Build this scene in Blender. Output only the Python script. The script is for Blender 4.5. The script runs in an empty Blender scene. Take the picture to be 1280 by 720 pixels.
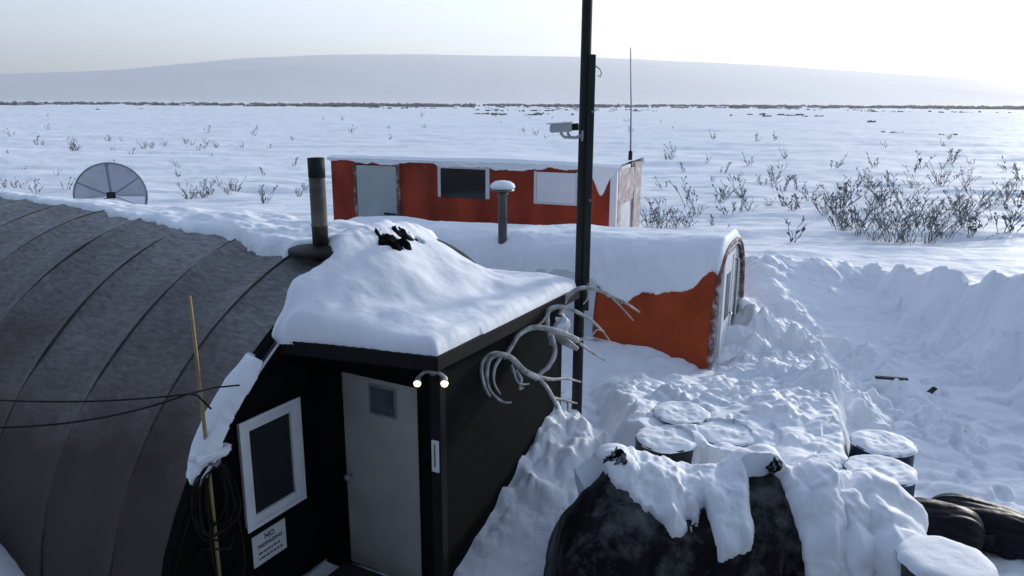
import bpy, bmesh, math, random
import numpy as np
from mathutils import Vector, Matrix
R = math.radians
scene = bpy.context.scene
COL = scene.collection

# ------------------------------------------------------------------ camera, sky, sun, exposure
CAM_Z = 4.1
PITCH = R(13.8)
cam_d = bpy.data.cameras.new('camera')
cam_d.sensor_width = 36.0
cam_d.lens = 26.72
cam_d.clip_start = 0.05
cam_d.clip_end = 30000
cam = bpy.data.objects.new('camera', cam_d)
COL.objects.link(cam)
cam.matrix_world = Matrix.Translation((0, 0, CAM_Z)) @ Matrix.Rotation(R(90) - PITCH, 4, 'X') @ Matrix.Rotation(R(0.25), 4, 'Z')
scene.camera = cam

SUN_AZ = R(42)      # to the right of the view direction (+Y)
SUN_EL = R(13)
w = bpy.data.worlds.new('World')
scene.world = w
w.use_nodes = True
nt = w.node_tree
bg = nt.nodes['Background']
sky = nt.nodes.new('ShaderNodeTexSky')
sky.sky_type = 'NISHITA'
sky.sun_disc = False
sky.sun_elevation = SUN_EL
sky.sun_rotation = SUN_AZ
sky.altitude = 50
sky.air_density = 1.0
sky.dust_density = 0.8
sky.ozone_density = 2.0
# thin veil of high cloud over the clear sky
tc = nt.nodes.new('ShaderNodeTexCoord')
mp = nt.nodes.new('ShaderNodeMapping')
mp.inputs['Scale'].default_value = (1.0, 1.0, 5.0)
nz = nt.nodes.new('ShaderNodeTexNoise')
nz.inputs['Scale'].default_value = 1.7
nz.inputs['Detail'].default_value = 5
nz.inputs['Roughness'].default_value = 0.55
rmp = nt.nodes.new('ShaderNodeMapRange')
rmp.inputs['From Min'].default_value = 0.3
rmp.inputs['From Max'].default_value = 0.7
rmp.inputs['To Min'].default_value = 0.5
rmp.inputs['To Max'].default_value = 1.0
sxyz = nt.nodes.new('ShaderNodeSeparateXYZ')
vr = nt.nodes.new('ShaderNodeMapRange'); vr.interpolation_type = 'SMOOTHSTEP'
vr.inputs['From Min'].default_value = 0.05; vr.inputs['From Max'].default_value = 0.55
vr.inputs['To Min'].default_value = 0.80; vr.inputs['To Max'].default_value = 0.30
vm = nt.nodes.new('ShaderNodeMath'); vm.operation = 'MULTIPLY'
mx = nt.nodes.new('ShaderNodeMix')
mx.data_type = 'RGBA'
dt = nt.nodes.new('ShaderNodeVectorMath'); dt.operation = 'DOT_PRODUCT'
dt.inputs[1].default_value = (math.sin(SUN_AZ), math.cos(SUN_AZ), 0.0)
dr_ = nt.nodes.new('ShaderNodeMapRange'); dr_.interpolation_type = 'SMOOTHSTEP'
dr_.inputs['From Min'].default_value = -0.5; dr_.inputs['From Max'].default_value = 0.78
vc = nt.nodes.new('ShaderNodeMix'); vc.data_type = 'RGBA'
vc.inputs[6].default_value = (2.5, 2.7, 3.4, 1); vc.inputs[7].default_value = (4.5, 4.85, 5.75, 1)
L = nt.links.new
L(tc.outputs['Generated'], dt.inputs[0]); L(dt.outputs['Value'], dr_.inputs['Value']); L(dr_.outputs['Result'], vc.inputs[0]); L(vc.outputs[2], mx.inputs[7])
L(tc.outputs['Generated'], mp.inputs['Vector'])
L(mp.outputs['Vector'], nz.inputs['Vector'])
L(nz.outputs['Fac'], rmp.inputs['Value'])
L(tc.outputs['Generated'], sxyz.inputs[0]); L(sxyz.outputs['Z'], vr.inputs['Value'])
L(rmp.outputs['Result'], vm.inputs[0]); L(vr.outputs['Result'], vm.inputs[1]); L(vm.outputs[0], mx.inputs[0])
L(sky.outputs['Color'], mx.inputs[6])
L(mx.outputs[2], bg.inputs['Color'])
bg.inputs['Strength'].default_value = 0.145

sun_d = bpy.data.lights.new('sun', 'SUN')
sun_d.energy = 2.1
sun_d.angle = R(6)
sun_d.color = (1.0, 0.95, 0.89)
sun = bpy.data.objects.new('sun', sun_d)
COL.objects.link(sun)
sd = Vector((math.sin(SUN_AZ) * math.cos(SUN_EL), math.cos(SUN_AZ) * math.cos(SUN_EL), math.sin(SUN_EL)))
sun.rotation_euler = (-sd).to_track_quat('-Z', 'Y').to_euler()
sun.location = (20, 20, 30)

scene.view_settings.view_transform = 'Standard'
scene.view_settings.look = 'None'
scene.view_settings.gamma = 1.0
scene.view_settings.exposure = 0.75
scene.cycles.max_bounces = 6
scene.cycles.use_denoising = True

random.seed(7)
rng = np.random.default_rng(11)

# ------------------------------------------------------------------ helpers
SP, CP = math.sin(PITCH), math.cos(PITCH)
def at(px, py, Y):
    """the place seen at pixel (px, py) of the 1280x720 photograph at distance Y in front of the camera"""
    u, v = (px - 640) / 950, (py - 360) / 950
    k = Y / (CP - v * SP)
    return Vector((u * k, Y, CAM_Z + (-SP - v * CP) * k))

_TAB = np.random.default_rng(99).random((512, 512))
def _hash(ix, iy, seed):
    return _TAB[(ix.astype(np.int64) + seed * 131) & 511, (iy.astype(np.int64) + seed * 57) & 511]
def vnoise(x, y, seed=0):
    x = np.asarray(x, float); y = np.asarray(y, float)
    ix, iy = np.floor(x), np.floor(y)
    fx, fy = x - ix, y - iy
    fx = fx * fx * fx * (fx * (fx * 6 - 15) + 10); fy = fy * fy * fy * (fy * (fy * 6 - 15) + 10)
    a = _hash(ix, iy, seed); b = _hash(ix + 1, iy, seed); c = _hash(ix, iy + 1, seed); d = _hash(ix + 1, iy + 1, seed)
    return (a + (b - a) * fx) * (1 - fy) + (c + (d - c) * fx) * fy - 0.5
def fbm(x, y, seed=0, octs=4, gain=0.5):
    s = 0; amp = 1.0; ca, sa = math.cos(0.6), math.sin(0.6)
    for o in range(octs):
        s = s + amp * vnoise(x, y, seed + o * 17)
        x, y = 2.03 * (ca * x - sa * y) + 3.1, 2.03 * (sa * x + ca * y) + 7.7
        amp *= gain
    return s
def sm(x, a, b):
    t = np.clip((np.asarray(x, float) - a) / (b - a), 0, 1)
    return t * t * (3 - 2 * t)
def poly_sdf(X, Y, poly):
    """signed distance, positive inside"""
    X = np.asarray(X, float); Y = np.asarray(Y, float)
    d = np.full(X.shape, 1e9); inside = np.zeros(X.shape, bool)
    n = len(poly)
    for i in range(n):
        x0, y0 = poly[i]; x1, y1 = poly[(i + 1) % n]
        ex, ey = x1 - x0, y1 - y0
        t = np.clip(((X - x0) * ex + (Y - y0) * ey) / (ex * ex + ey * ey + 1e-12), 0, 1)
        d = np.minimum(d, np.hypot(X - x0 - t * ex, Y - y0 - t * ey))
        c = ((y0 > Y) != (y1 > Y)) & (X < (x1 - x0) * (Y - y0) / (y1 - y0 + 1e-12) + x0)
        inside ^= c
    return np.where(inside, d, -d)

class MB:
    def __init__(self): self.v = []; self.f = []
    def add(self, vs, fs):
        o = len(self.v)
        self.v += [tuple(p) for p in vs]; self.f += [tuple(i + o for i in q) for q in fs]
    def box(self, x0, x1, y0, y1, z0, z1):
        self.add([(x0, y0, z0), (x1, y0, z0), (x1, y1, z0), (x0, y1, z0), (x0, y0, z1), (x1, y0, z1), (x1, y1, z1), (x0, y1, z1)],
                 [(3, 2, 1, 0), (4, 5, 6, 7), (0, 1, 5, 4), (1, 2, 6, 5), (2, 3, 7, 6), (3, 0, 4, 7)])
        return self
    def prism(self, poly, axis, a, b):
        """polygon (2-D list) extruded along axis between a and b; x: poly=(y,z)  y: poly=(x,z)  z: poly=(x,y)"""
        def p(q, t): return {'x': (t, q[0], q[1]), 'y': (q[0], t, q[1]), 'z': (q[0], q[1], t)}[axis]
        n = len(poly)
        self.add([p(q, a) for q in poly] + [p(q, b) for q in poly],
                 [tuple(range(n))[::-1], tuple(range(n, 2 * n))] + [(i, (i + 1) % n, n + (i + 1) % n, n + i) for i in range(n)])
        return self
    def tube(self, pts, rad, n=8, cap=True):
        pts = [Vector(p) for p in pts]
        if not hasattr(rad, '__len__'): rad = [rad] * len(pts)
        vs, fs = [], []; ref = None
        for i, p in enumerate(pts):
            t = (pts[min(i + 1, len(pts) - 1)] - pts[max(i - 1, 0)]).normalized()
            if ref is None:
                ref = t.orthogonal().normalized()
            else:
                ref = (ref - t * ref.dot(t))
                ref = ref.normalized() if ref.length > 1e-6 else t.orthogonal().normalized()
            b = t.cross(ref)
            for k in range(n):
                a = 2 * math.pi * k / n
                vs.append(p + (ref * math.cos(a) + b * math.sin(a)) * rad[i])
        for i in range(len(pts) - 1):
            for k in range(n):
                fs.append((i * n + k, i * n + (k + 1) % n, (i + 1) * n + (k + 1) % n, (i + 1) * n + k))
        if cap:
            fs.append(tuple(range(n))[::-1]); fs.append(tuple((len(pts) - 1) * n + k for k in range(n)))
        self.add(vs, fs); return self
    def lathe(self, prof, n=40, cx=0, cy=0, cz=0):
        """prof: list of (r, z) bottom to top"""
        vs, fs = [], []
        for r, z in prof:
            for k in range(n):
                a = 2 * math.pi * k / n
                vs.append((cx + max(r, 1e-4) * math.cos(a), cy + max(r, 1e-4) * math.sin(a), cz + z))
        for i in range(len(prof) - 1):
            for k in range(n):
                fs.append((i * n + k, i * n + (k + 1) % n, (i + 1) * n + (k + 1) % n, (i + 1) * n + k))
        fs.append(tuple(range(n))[::-1]); fs.append(tuple((len(prof) - 1) * n + k for k in range(n)))
        self.add(vs, fs); return self
    def xf(self, M):
        self.v = [tuple(M @ Vector(p)) for p in self.v]; return self
    def build(self, name, mat, parent=None, smooth=False, bevel=0, label=None):
        me = bpy.data.meshes.new(name)
        me.from_pydata(self.v, [], self.f)
        return finish(name, me, mat, parent, smooth, bevel, label)
def finish(name, me, mat, parent=None, smooth=False, bevel=0, label=None):
    if mat: me.materials.append(mat)
    me.validate()
    me.update()
    if smooth:
        me.polygons.foreach_set('use_smooth', np.ones(len(me.polygons), bool))
    o = bpy.data.objects.new(name, me)
    COL.objects.link(o)
    if parent: o.parent = parent
    if bevel:
        m = o.modifiers.new('bevel', 'BEVEL'); m.width = bevel; m.segments = 2; m.limit_method = 'ANGLE'
    if label: o['label'] = label
    return o
def grid_mesh(name, P, mat, parent=None, keep=None, label=None, smooth=True, closed_u=False):
    """P: (n, m, 3) array; keep: (n, m) bool, a face stays if any of its corners is kept"""
    n, m = P.shape[:2]
    idx = np.arange(n * m).reshape(n, m)
    if closed_u:
        nx = np.roll(idx, -1, 0)
        q = np.stack([idx[:, :-1], nx[:, :-1], nx[:, 1:], idx[:, 1:]], -1).reshape(-1, 4)
    else:
        q = np.stack([idx[:-1, :-1], idx[1:, :-1], idx[1:, 1:], idx[:-1, 1:]], -1).reshape(-1, 4)
    V = P.reshape(-1, 3)
    if keep is not None:
        k = keep.reshape(-1)[q].any(1)
        q = q[k]
        used = np.unique(q); remap = np.zeros(n * m, np.int64); remap[used] = np.arange(len(used))
        q = remap[q]; V = V[used]
    me = bpy.data.meshes.new(name)
    me.vertices.add(len(V)); me.vertices.foreach_set('co', V.astype(np.float32).ravel())
    me.loops.add(q.size); me.loops.foreach_set('vertex_index', q.astype(np.int32).ravel())
    me.polygons.add(len(q)); me.polygons.foreach_set('loop_start', np.arange(0, q.size, 4, dtype=np.int32))
    try: me.polygons.foreach_set('loop_total', np.full(len(q), 4, np.int32))
    except Exception: pass
    me.update(calc_edges=True)
    return finish(name, me, mat, parent, smooth, 0, label)
def normals_of(P):
    du = np.gradient(P, axis=0); dv = np.gradient(P, axis=1)
    n = np.cross(du, dv); return n / (np.linalg.norm(n, axis=2, keepdims=True) + 1e-9)
def tag(o, label, cat, group=None, kind=None):
    o['label'] = label; o['category'] = cat
    if group: o['group'] = group
    if kind: o['kind'] = kind
    return o
def thing(name, label, cat, loc=(0, 0, 0), rz=0, group=None):
    o = bpy.data.objects.new(name, None); COL.objects.link(o)
    o.empty_display_size = 0.2
    o.location = loc; o.rotation_euler = (0, 0, rz)
    return tag(o, label, cat, group)
def dup(root, loc, rz=0, sc=1.0, label=None, group=None):
    r = root.copy(); COL.objects.link(r); r.location = loc; r.rotation_euler = (0, 0, rz); r.scale = (sc, sc, sc)
    if label: r['label'] = label
    if group: r['group'] = group
    for ch in list(root.children):
        c = ch.copy(); COL.objects.link(c); c.parent = r
        for g in list(ch.children):
            d = g.copy(); COL.objects.link(d); d.parent = c
    return r

# ------------------------------------------------------------------ materials
def mat(name, col, rough=0.7, var=0.15, scale=6.0, bump=0.0, bscale=40.0, spec=0.3, metal=0.0, stretch=None, col2=None, lo=0.35, hi=0.7, frost=0.0, fscale=5.0):
    m = bpy.data.materials.new(name); m.use_nodes = True
    t = m.node_tree; b = t.nodes['Principled BSDF']; K = t.links.new
    b.inputs['Roughness'].default_value = rough
    b.inputs['Specular IOR Level'].default_value = spec
    b.inputs['Metallic'].default_value = metal
    c = t.nodes.new('ShaderNodeTexCoord')
    src = c.outputs['Object']
    if stretch:
        g = t.nodes.new('ShaderNodeMapping'); g.inputs['Scale'].default_value = stretch
        K(src, g.inputs['Vector']); src = g.outputs['Vector']
    n = t.nodes.new('ShaderNodeTexNoise'); n.inputs['Scale'].default_value = scale; n.inputs['Detail'].default_value = 6
    n.inputs['Roughness'].default_value = 0.6
    K(src, n.inputs['Vector'])
    r = t.nodes.new('ShaderNodeMapRange'); r.inputs['From Min'].default_value = lo; r.inputs['From Max'].default_value = hi
    K(n.outputs['Fac'], r.inputs['Value'])
    x = t.nodes.new('ShaderNodeMix'); x.data_type = 'RGBA'
    c2 = col2 or tuple(k * (1 - var * 2) for k in col)
    x.inputs[6].default_value = (*c2, 1); x.inputs[7].default_value = (*col, 1)
    K(r.outputs['Result'], x.inputs[0]); out = x.outputs[2]
    if frost:
        n2 = t.nodes.new('ShaderNodeTexNoise'); n2.inputs['Scale'].default_value = fscale; n2.inputs['Detail'].default_value = 8
        n2.inputs['Roughness'].default_value = 0.7
        K(c.outputs['Object'], n2.inputs['Vector'])
        r2 = t.nodes.new('ShaderNodeMapRange'); r2.inputs['From Min'].default_value = 0.5; r2.inputs['From Max'].default_value = 0.72
        r2.inputs['To Max'].default_value = frost
        K(n2.outputs['Fac'], r2.inputs['Value'])
        y = t.nodes.new('ShaderNodeMix'); y.data_type = 'RGBA'; y.inputs[7].default_value = (0.75, 0.78, 0.82, 1)
        K(r2.outputs['Result'], y.inputs[0]); K(out, y.inputs[6]); out = y.outputs[2]
    K(out, b.inputs['Base Color'])
    if bump:
        n3 = t.nodes.new('ShaderNodeTexNoise'); n3.inputs['Scale'].default_value = bscale; n3.inputs['Detail'].default_value = 5
        K(src, n3.inputs['Vector'])
        u = t.nodes.new('ShaderNodeBump'); u.inputs['Strength'].default_value = bump; u.inputs['Distance'].default_value = 0.02
        K(n3.outputs['Fac'], u.inputs['Height']); K(u.outputs['Normal'], b.inputs['Normal'])
    return m

def snow_mat(name='snow', ground=False):
    m = bpy.data.materials.new(name); m.use_nodes = True
    t = m.node_tree; b = t.nodes['Principled BSDF']; K = t.links.new
    b.inputs['Roughness'].default_value = 0.65
    b.inputs['Specular IOR Level'].default_value = 0.25
    c = t.nodes.new('ShaderNodeTexCoord')
    def noise(scale, detail, vec):
        n = t.nodes.new('ShaderNodeTexNoise'); n.inputs['Scale'].default_value = scale; n.inputs['Detail'].default_value = detail
        n.inputs['Roughness'].default_value = 0.62
        K(vec, n.inputs['Vector']); return n.outputs['Fac']
    x = t.nodes.new('ShaderNodeMix'); x.data_type = 'RGBA'
    x.inputs[6].default_value = (0.79, 0.82, 0.87, 1); x.inputs[7].default_value = (0.87, 0.89, 0.92, 1)
    r = t.nodes.new('ShaderNodeMapRange'); r.inputs['From Min'].default_value = 0.35; r.inputs['From Max'].default_value = 0.65
    K(noise(1.1, 6, c.outputs['Object']), r.inputs['Value']); K(r.outputs['Result'], x.inputs[0])
    K(x.outputs[2], b.inputs['Base Color'])
    ad = t.nodes.new('ShaderNodeMath'); ad.operation = 'ADD'
    K(noise(13.0, 5, c.outputs['Object']), ad.inputs[0])
    m2 = t.nodes.new('ShaderNodeMath'); m2.operation = 'MULTIPLY'; m2.inputs[1].default_value = 0.5
    K(noise(75.0, 3, c.outputs['Object']), m2.inputs[0]); K(m2.outputs[0], ad.inputs[1])
    u = t.nodes.new('ShaderNodeBump'); u.inputs['Strength'].default_value = 0.25 if ground else 0.2; u.inputs['Distance'].default_value = 0.03
    K(ad.outputs[0], u.inputs['Height'])
    if ground:
        # wind ripples (sastrugi) lying across the plain
        g = t.nodes.new('ShaderNodeMapping'); g.inputs['Scale'].default_value = (0.16, 1.0, 1.0); g.inputs['Rotation'].default_value = (0, 0, R(5))
        K(c.outputs['Object'], g.inputs['Vector'])
        u2 = t.nodes.new('ShaderNodeBump'); u2.inputs['Strength'].default_value = 0.5; u2.inputs['Distance'].default_value = 0.25
        K(noise(0.55, 7, g.outputs['Vector']), u2.inputs['Height'])
        K(u2.outputs['Normal'], u.inputs['Normal'])
    K(u.outputs['Normal'], b.inputs['Normal'])
    return m

M = {}
M['snow'] = snow_mat()
M['ground'] = snow_mat('snow_ground', True)
M['black_wall'] = mat('black_painted_plywood', (0.006, 0.0062, 0.007), 0.95, 0.2, 5, 0.3, 30, 0.05)
M['green_wall'] = mat('dark_green_painted_plywood', (0.011, 0.0135, 0.0135), 0.95, 0.2, 2, 0.1, 25, 0.05)
M['fascia'] = mat('weathered_dark_board', (0.012, 0.012, 0.013), 0.85, 0.2, 8, 0.3, 40, 0.2)
M['green_edge'] = mat('dark_green_canvas', (0.018, 0.035, 0.03), 0.8, 0.2, 8, 0.2, 60, 0.2)
M['steel_door'] = mat('grey_white_steel', (0.36, 0.345, 0.315), 0.6, 0.12, 2.2, 0.05, 30, 0.4)
M['white_vinyl'] = mat('white_vinyl', (0.72, 0.73, 0.76), 0.5, 0.06, 6, 0, 40, 0.4)
M['dark_glass'] = mat('dark_glass', (0.012, 0.017, 0.018), 0.12, 0.2, 2, 0, 40, 0.5)
M['grey_glass'] = mat('grey_frosted_glass', (0.09, 0.10, 0.115), 0.3, 0.3, 9, 0, 40, 0.5)
M['sign'] = mat('white_sign_board', (0.66, 0.66, 0.66), 0.6, 0.06, 10)
M['ink'] = mat('dark_blue_ink', (0.01, 0.012, 0.05), 0.6, 0.1, 10)
M['metal'] = mat('dull_grey_metal', (0.30, 0.31, 0.32), 0.45, 0.15, 9, 0.1, 60, 0.5, 0.6)
M['galv'] = mat('weathered_galvanized_pipe', (0.17, 0.18, 0.18), 0.5, 0.2, 7, 0.1, 50, 0.4, 0.3)
M['stovepipe'] = mat('smoke_stained_stovepipe', (0.16, 0.145, 0.12), 0.6, 0.3, 3.5, 0.2, 40, 0.35, 0.2, col2=(0.025, 0.022, 0.02))
M['soot'] = mat('sooty_black_steel', (0.02, 0.019, 0.018), 0.7, 0.3, 6, 0.2, 40, 0.3)
M['pole'] = mat('creosoted_wood_pole', (0.020, 0.021, 0.020), 0.75, 0.25, 4, 0.4, 30, 0.25, stretch=(8, 8, 0.6))
M['plank'] = mat('dark_wood_plank', (0.028, 0.033, 0.030), 0.75, 0.25, 4, 0.4, 30, 0.25, stretch=(8, 8, 0.6))
M['bamboo'] = mat('pale_yellow_wood', (0.42, 0.30, 0.13), 0.6, 0.2, 6, 0.1, 40, stretch=(1, 1, 0.5))
M['rope'] = mat('dull_yellow_brown_rope', (0.030, 0.026, 0.016), 0.9, 0.3, 20, 0.4, 120, 0.1)
M['cable'] = mat('black_cable', (0.012, 0.012, 0.014), 0.6, 0.2, 10)
M['bone'] = mat('weathered_antler', (0.66, 0.66, 0.66), 0.7, 0.28, 9, 0.3, 50, 0.2, col2=(0.22, 0.22, 0.22))
M['red'] = mat('faded_red_paint', (0.42, 0.055, 0.024), 0.8, 0.3, 1.6, 0.15, 18, 0.25, stretch=(1, 1, 0.4))
M['orange'] = mat('orange_canvas', (0.47, 0.074, 0.022), 0.9, 0.2, 1.8, 0.25, 14, 0.2)
M['canvas'] = mat('grey_white_canvas', (0.62, 0.65, 0.70), 0.8, 0.07, 4, 0.2, 30, 0.2)
M['trim_brown'] = mat('weathered_brown_trim', (0.20, 0.10, 0.075), 0.75, 0.3, 9, 0.3, 40, 0.2, frost=0.8, fscale=7)
M['white_wall'] = mat('white_frosted_wall', (0.62, 0.64, 0.67), 0.7, 0.08, 3, 0.2, 25, 0.2, frost=0.6, fscale=3)
M['pink_wood'] = mat('frosted_raw_wood', (0.50, 0.41, 0.40), 0.8, 0.2, 5, 0.2, 30, 0.2, frost=1.0, fscale=3.5)
M['door_grey'] = mat('pale_grey_green_door', (0.40, 0.46, 0.47), 0.6, 0.07, 2, 0.05, 20, 0.3)
M['white_panel'] = mat('white_panel', (0.72, 0.75, 0.80), 0.6, 0.05, 3)
M['drum_black'] = mat('black_steel_drum', (0.018, 0.018, 0.02), 0.5, 0.25, 5, 0.1, 30, 0.4)
M['drum_blue'] = mat('blue_steel_drum', (0.022, 0.045, 0.085), 0.5, 0.25, 5, 0.1, 30, 0.4)
M['drum_lid'] = mat('drum_lid_steel', (0.10, 0.11, 0.13), 0.55, 0.25, 7)
M['tarp'] = mat('black_tarpaulin', (0.004, 0.004, 0.005), 0.6, 0.2, 3, 0.6, 14, 0.15, frost=0.16, fscale=2.6)
M['knot'] = mat('snow_dusted_black_cloth', (0.006, 0.006, 0.008), 0.9, 0.2, 6, 0.3, 30, 0.05, frost=0.9, fscale=16)
M['bag'] = mat('black_plastic_sack', (0.004, 0.006, 0.012), 0.5, 0.2, 6, 0.6, 12, 0.15, frost=0.02, fscale=9)
M['dish'] = mat('grey_dish_panel', (0.48, 0.51, 0.58), 0.6, 0.08, 3, 0, 20, 0.3)
M['dish_dark'] = mat('dark_grey_dish_frame', (0.20, 0.22, 0.26), 0.6, 0.1, 5)
M['twig'] = mat('dark_bare_twigs', (0.12, 0.12, 0.125), 0.85, 0.3, 5, frost=1.0, fscale=11)
M['brush'] = mat('far_dark_brush', (0.18, 0.185, 0.20), 0.9, 0.25, 0.3)
M['wood'] = mat('dark_wet_board', (0.03, 0.03, 0.03), 0.7, 0.2, 6)
M['cctv'] = mat('light_grey_housing', (0.42, 0.44, 0.47), 0.45, 0.06, 6, 0, 40, 0.4)
M['lens'] = mat('black_lens_hood', (0.01, 0.01, 0.012), 0.3, 0.1, 6)
m = bpy.data.materials.new('lit_bulb'); m.use_nodes = True
_b = m.node_tree.nodes['Principled BSDF']
_b.inputs['Base Color'].default_value = (0.9, 0.85, 0.7, 1)
_b.inputs['Emission Color'].default_value = (1.0, 0.80, 0.42, 1); _b.inputs['Emission Strength'].default_value = 2.2
M['bulb'] = m
# hut cover: grey-brown coated fabric carrying a thin dust of frost towards the ridge
m = bpy.data.materials.new('coated_grey_fabric'); m.use_nodes = True
t = m.node_tree; b = t.nodes['Principled BSDF']; K = t.links.new
c = t.nodes.new('ShaderNodeTexCoord')
n1 = t.nodes.new('ShaderNodeTexNoise'); n1.inputs['Scale'].default_value = 0.9; n1.inputs['Detail'].default_value = 7; n1.inputs['Roughness'].default_value = 0.6
K(c.outputs['Object'], n1.inputs['Vector'])
sx = t.nodes.new('ShaderNodeSeparateXYZ'); K(c.outputs['Object'], sx.inputs[0])
ma = t.nodes.new('ShaderNodeMath'); ma.operation = 'MULTIPLY_ADD'; ma.inputs[1].default_value = 2.2; K(n1.outputs['Fac'], ma.inputs[0]); K(sx.outputs['Z'], ma.inputs[2])
fr = t.nodes.new('ShaderNodeMapRange'); fr.inputs['From Min'].default_value = 2.35; fr.inputs['From Max'].default_value = 4.1; fr.inputs['To Max'].default_value = 0.85
K(ma.outputs[0], fr.inputs['Value'])
n2 = t.nodes.new('ShaderNodeTexNoise'); n2.inputs['Scale'].default_value = 16; n2.inputs['Detail'].default_value = 6; n2.inputs['Roughness'].default_value = 0.7
g = t.nodes.new('ShaderNodeMapping'); g.inputs['Scale'].default_value = (0.5, 1.6, 1.6); K(c.outputs['Object'], g.inputs['Vector']); K(g.outputs['Vector'], n2.inputs['Vector'])
r2 = t.nodes.new('ShaderNodeMapRange'); r2.inputs['From Min'].default_value = 0.3; r2.inputs['From Max'].default_value = 0.7; r2.inputs['To Min'].default_value = 0.25; r2.inputs['To Max'].default_value = 1.25
K(n2.outputs['Fac'], r2.inputs['Value'])
mu = t.nodes.new('ShaderNodeMath'); mu.operation = 'MULTIPLY'; K(fr.outputs['Result'], mu.inputs[0]); K(r2.outputs['Result'], mu.inputs[1])
base = t.nodes.new('ShaderNodeMix'); base.data_type = 'RGBA'; base.inputs[6].default_value = (0.046, 0.033, 0.030, 1); base.inputs[7].default_value = (0.100, 0.076, 0.066, 1)
K(n1.outputs['Fac'], base.inputs[0])
mixf = t.nodes.new('ShaderNodeMix'); mixf.data_type = 'RGBA'; mixf.inputs[7].default_value = (0.34, 0.335, 0.335, 1)
K(mu.outputs[0], mixf.inputs[0]); K(base.outputs[2], mixf.inputs[6]); K(mixf.outputs[2], b.inputs['Base Color'])
b.inputs['Roughness'].default_value = 0.8; b.inputs['Specular IOR Level'].default_value = 0.2
u = t.nodes.new('ShaderNodeBump'); u.inputs['Strength'].default_value = 0.35; u.inputs['Distance'].default_value = 0.02
K(n2.outputs['Fac'], u.inputs['Height']); K(u.outputs['Normal'], b.inputs['Normal'])
M['cover'] = m
M['seam'] = mat('seam_welt', (0.10, 0.088, 0.083), 0.85, 0.3, 8, 0.2, 60, 0.1)

# ------------------------------------------------------------------ frames of the buildings
HUT_RZ = math.atan2(-0.483, 0.875)
HUT_O = Vector((-1.219, 7.3125, 0))
def loc2(x, y, O, rz):
    c, s = math.cos(rz), math.sin(rz); dx, dy = x - O[0], y - O[1]
    return c * dx + s * dy, -s * dx + c * dy
CAB_RZ = R(-25.5); CAB_O = Vector((3.44, 11.70, 0))
TRA_RZ = R(-21); TRA_O = Vector((2.10, 15.30, 0))
DRUMS = [ # x, y, top z
    (1.50, 6.85, 0.93, 'drum_black', 'black steel drum with a snowy lid beside the dark porch bank, nearest the pile'),
    (1.78, 7.42, 0.96, 'drum_black', 'drum buried to its rim, farthest of the two drums nearest the pole'),
    (2.10, 6.98, 0.93, 'drum_black', 'drum sunk in snow showing only a dark curve of rim, right of the black drum'),
    (3.31, 6.22, 0.93, 'drum_blue', 'blue drum with a snowy lid standing next to the black plastic sacks'),
    (3.60, 6.80, 0.92, 'drum_blue', 'blue drum half hidden behind another blue drum, dark rim showing'),
    (3.06, 4.72, 0.99, 'drum_black', 'dark drum with a smooth thick snow lid at the bottom edge, nearest the viewer')]

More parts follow.
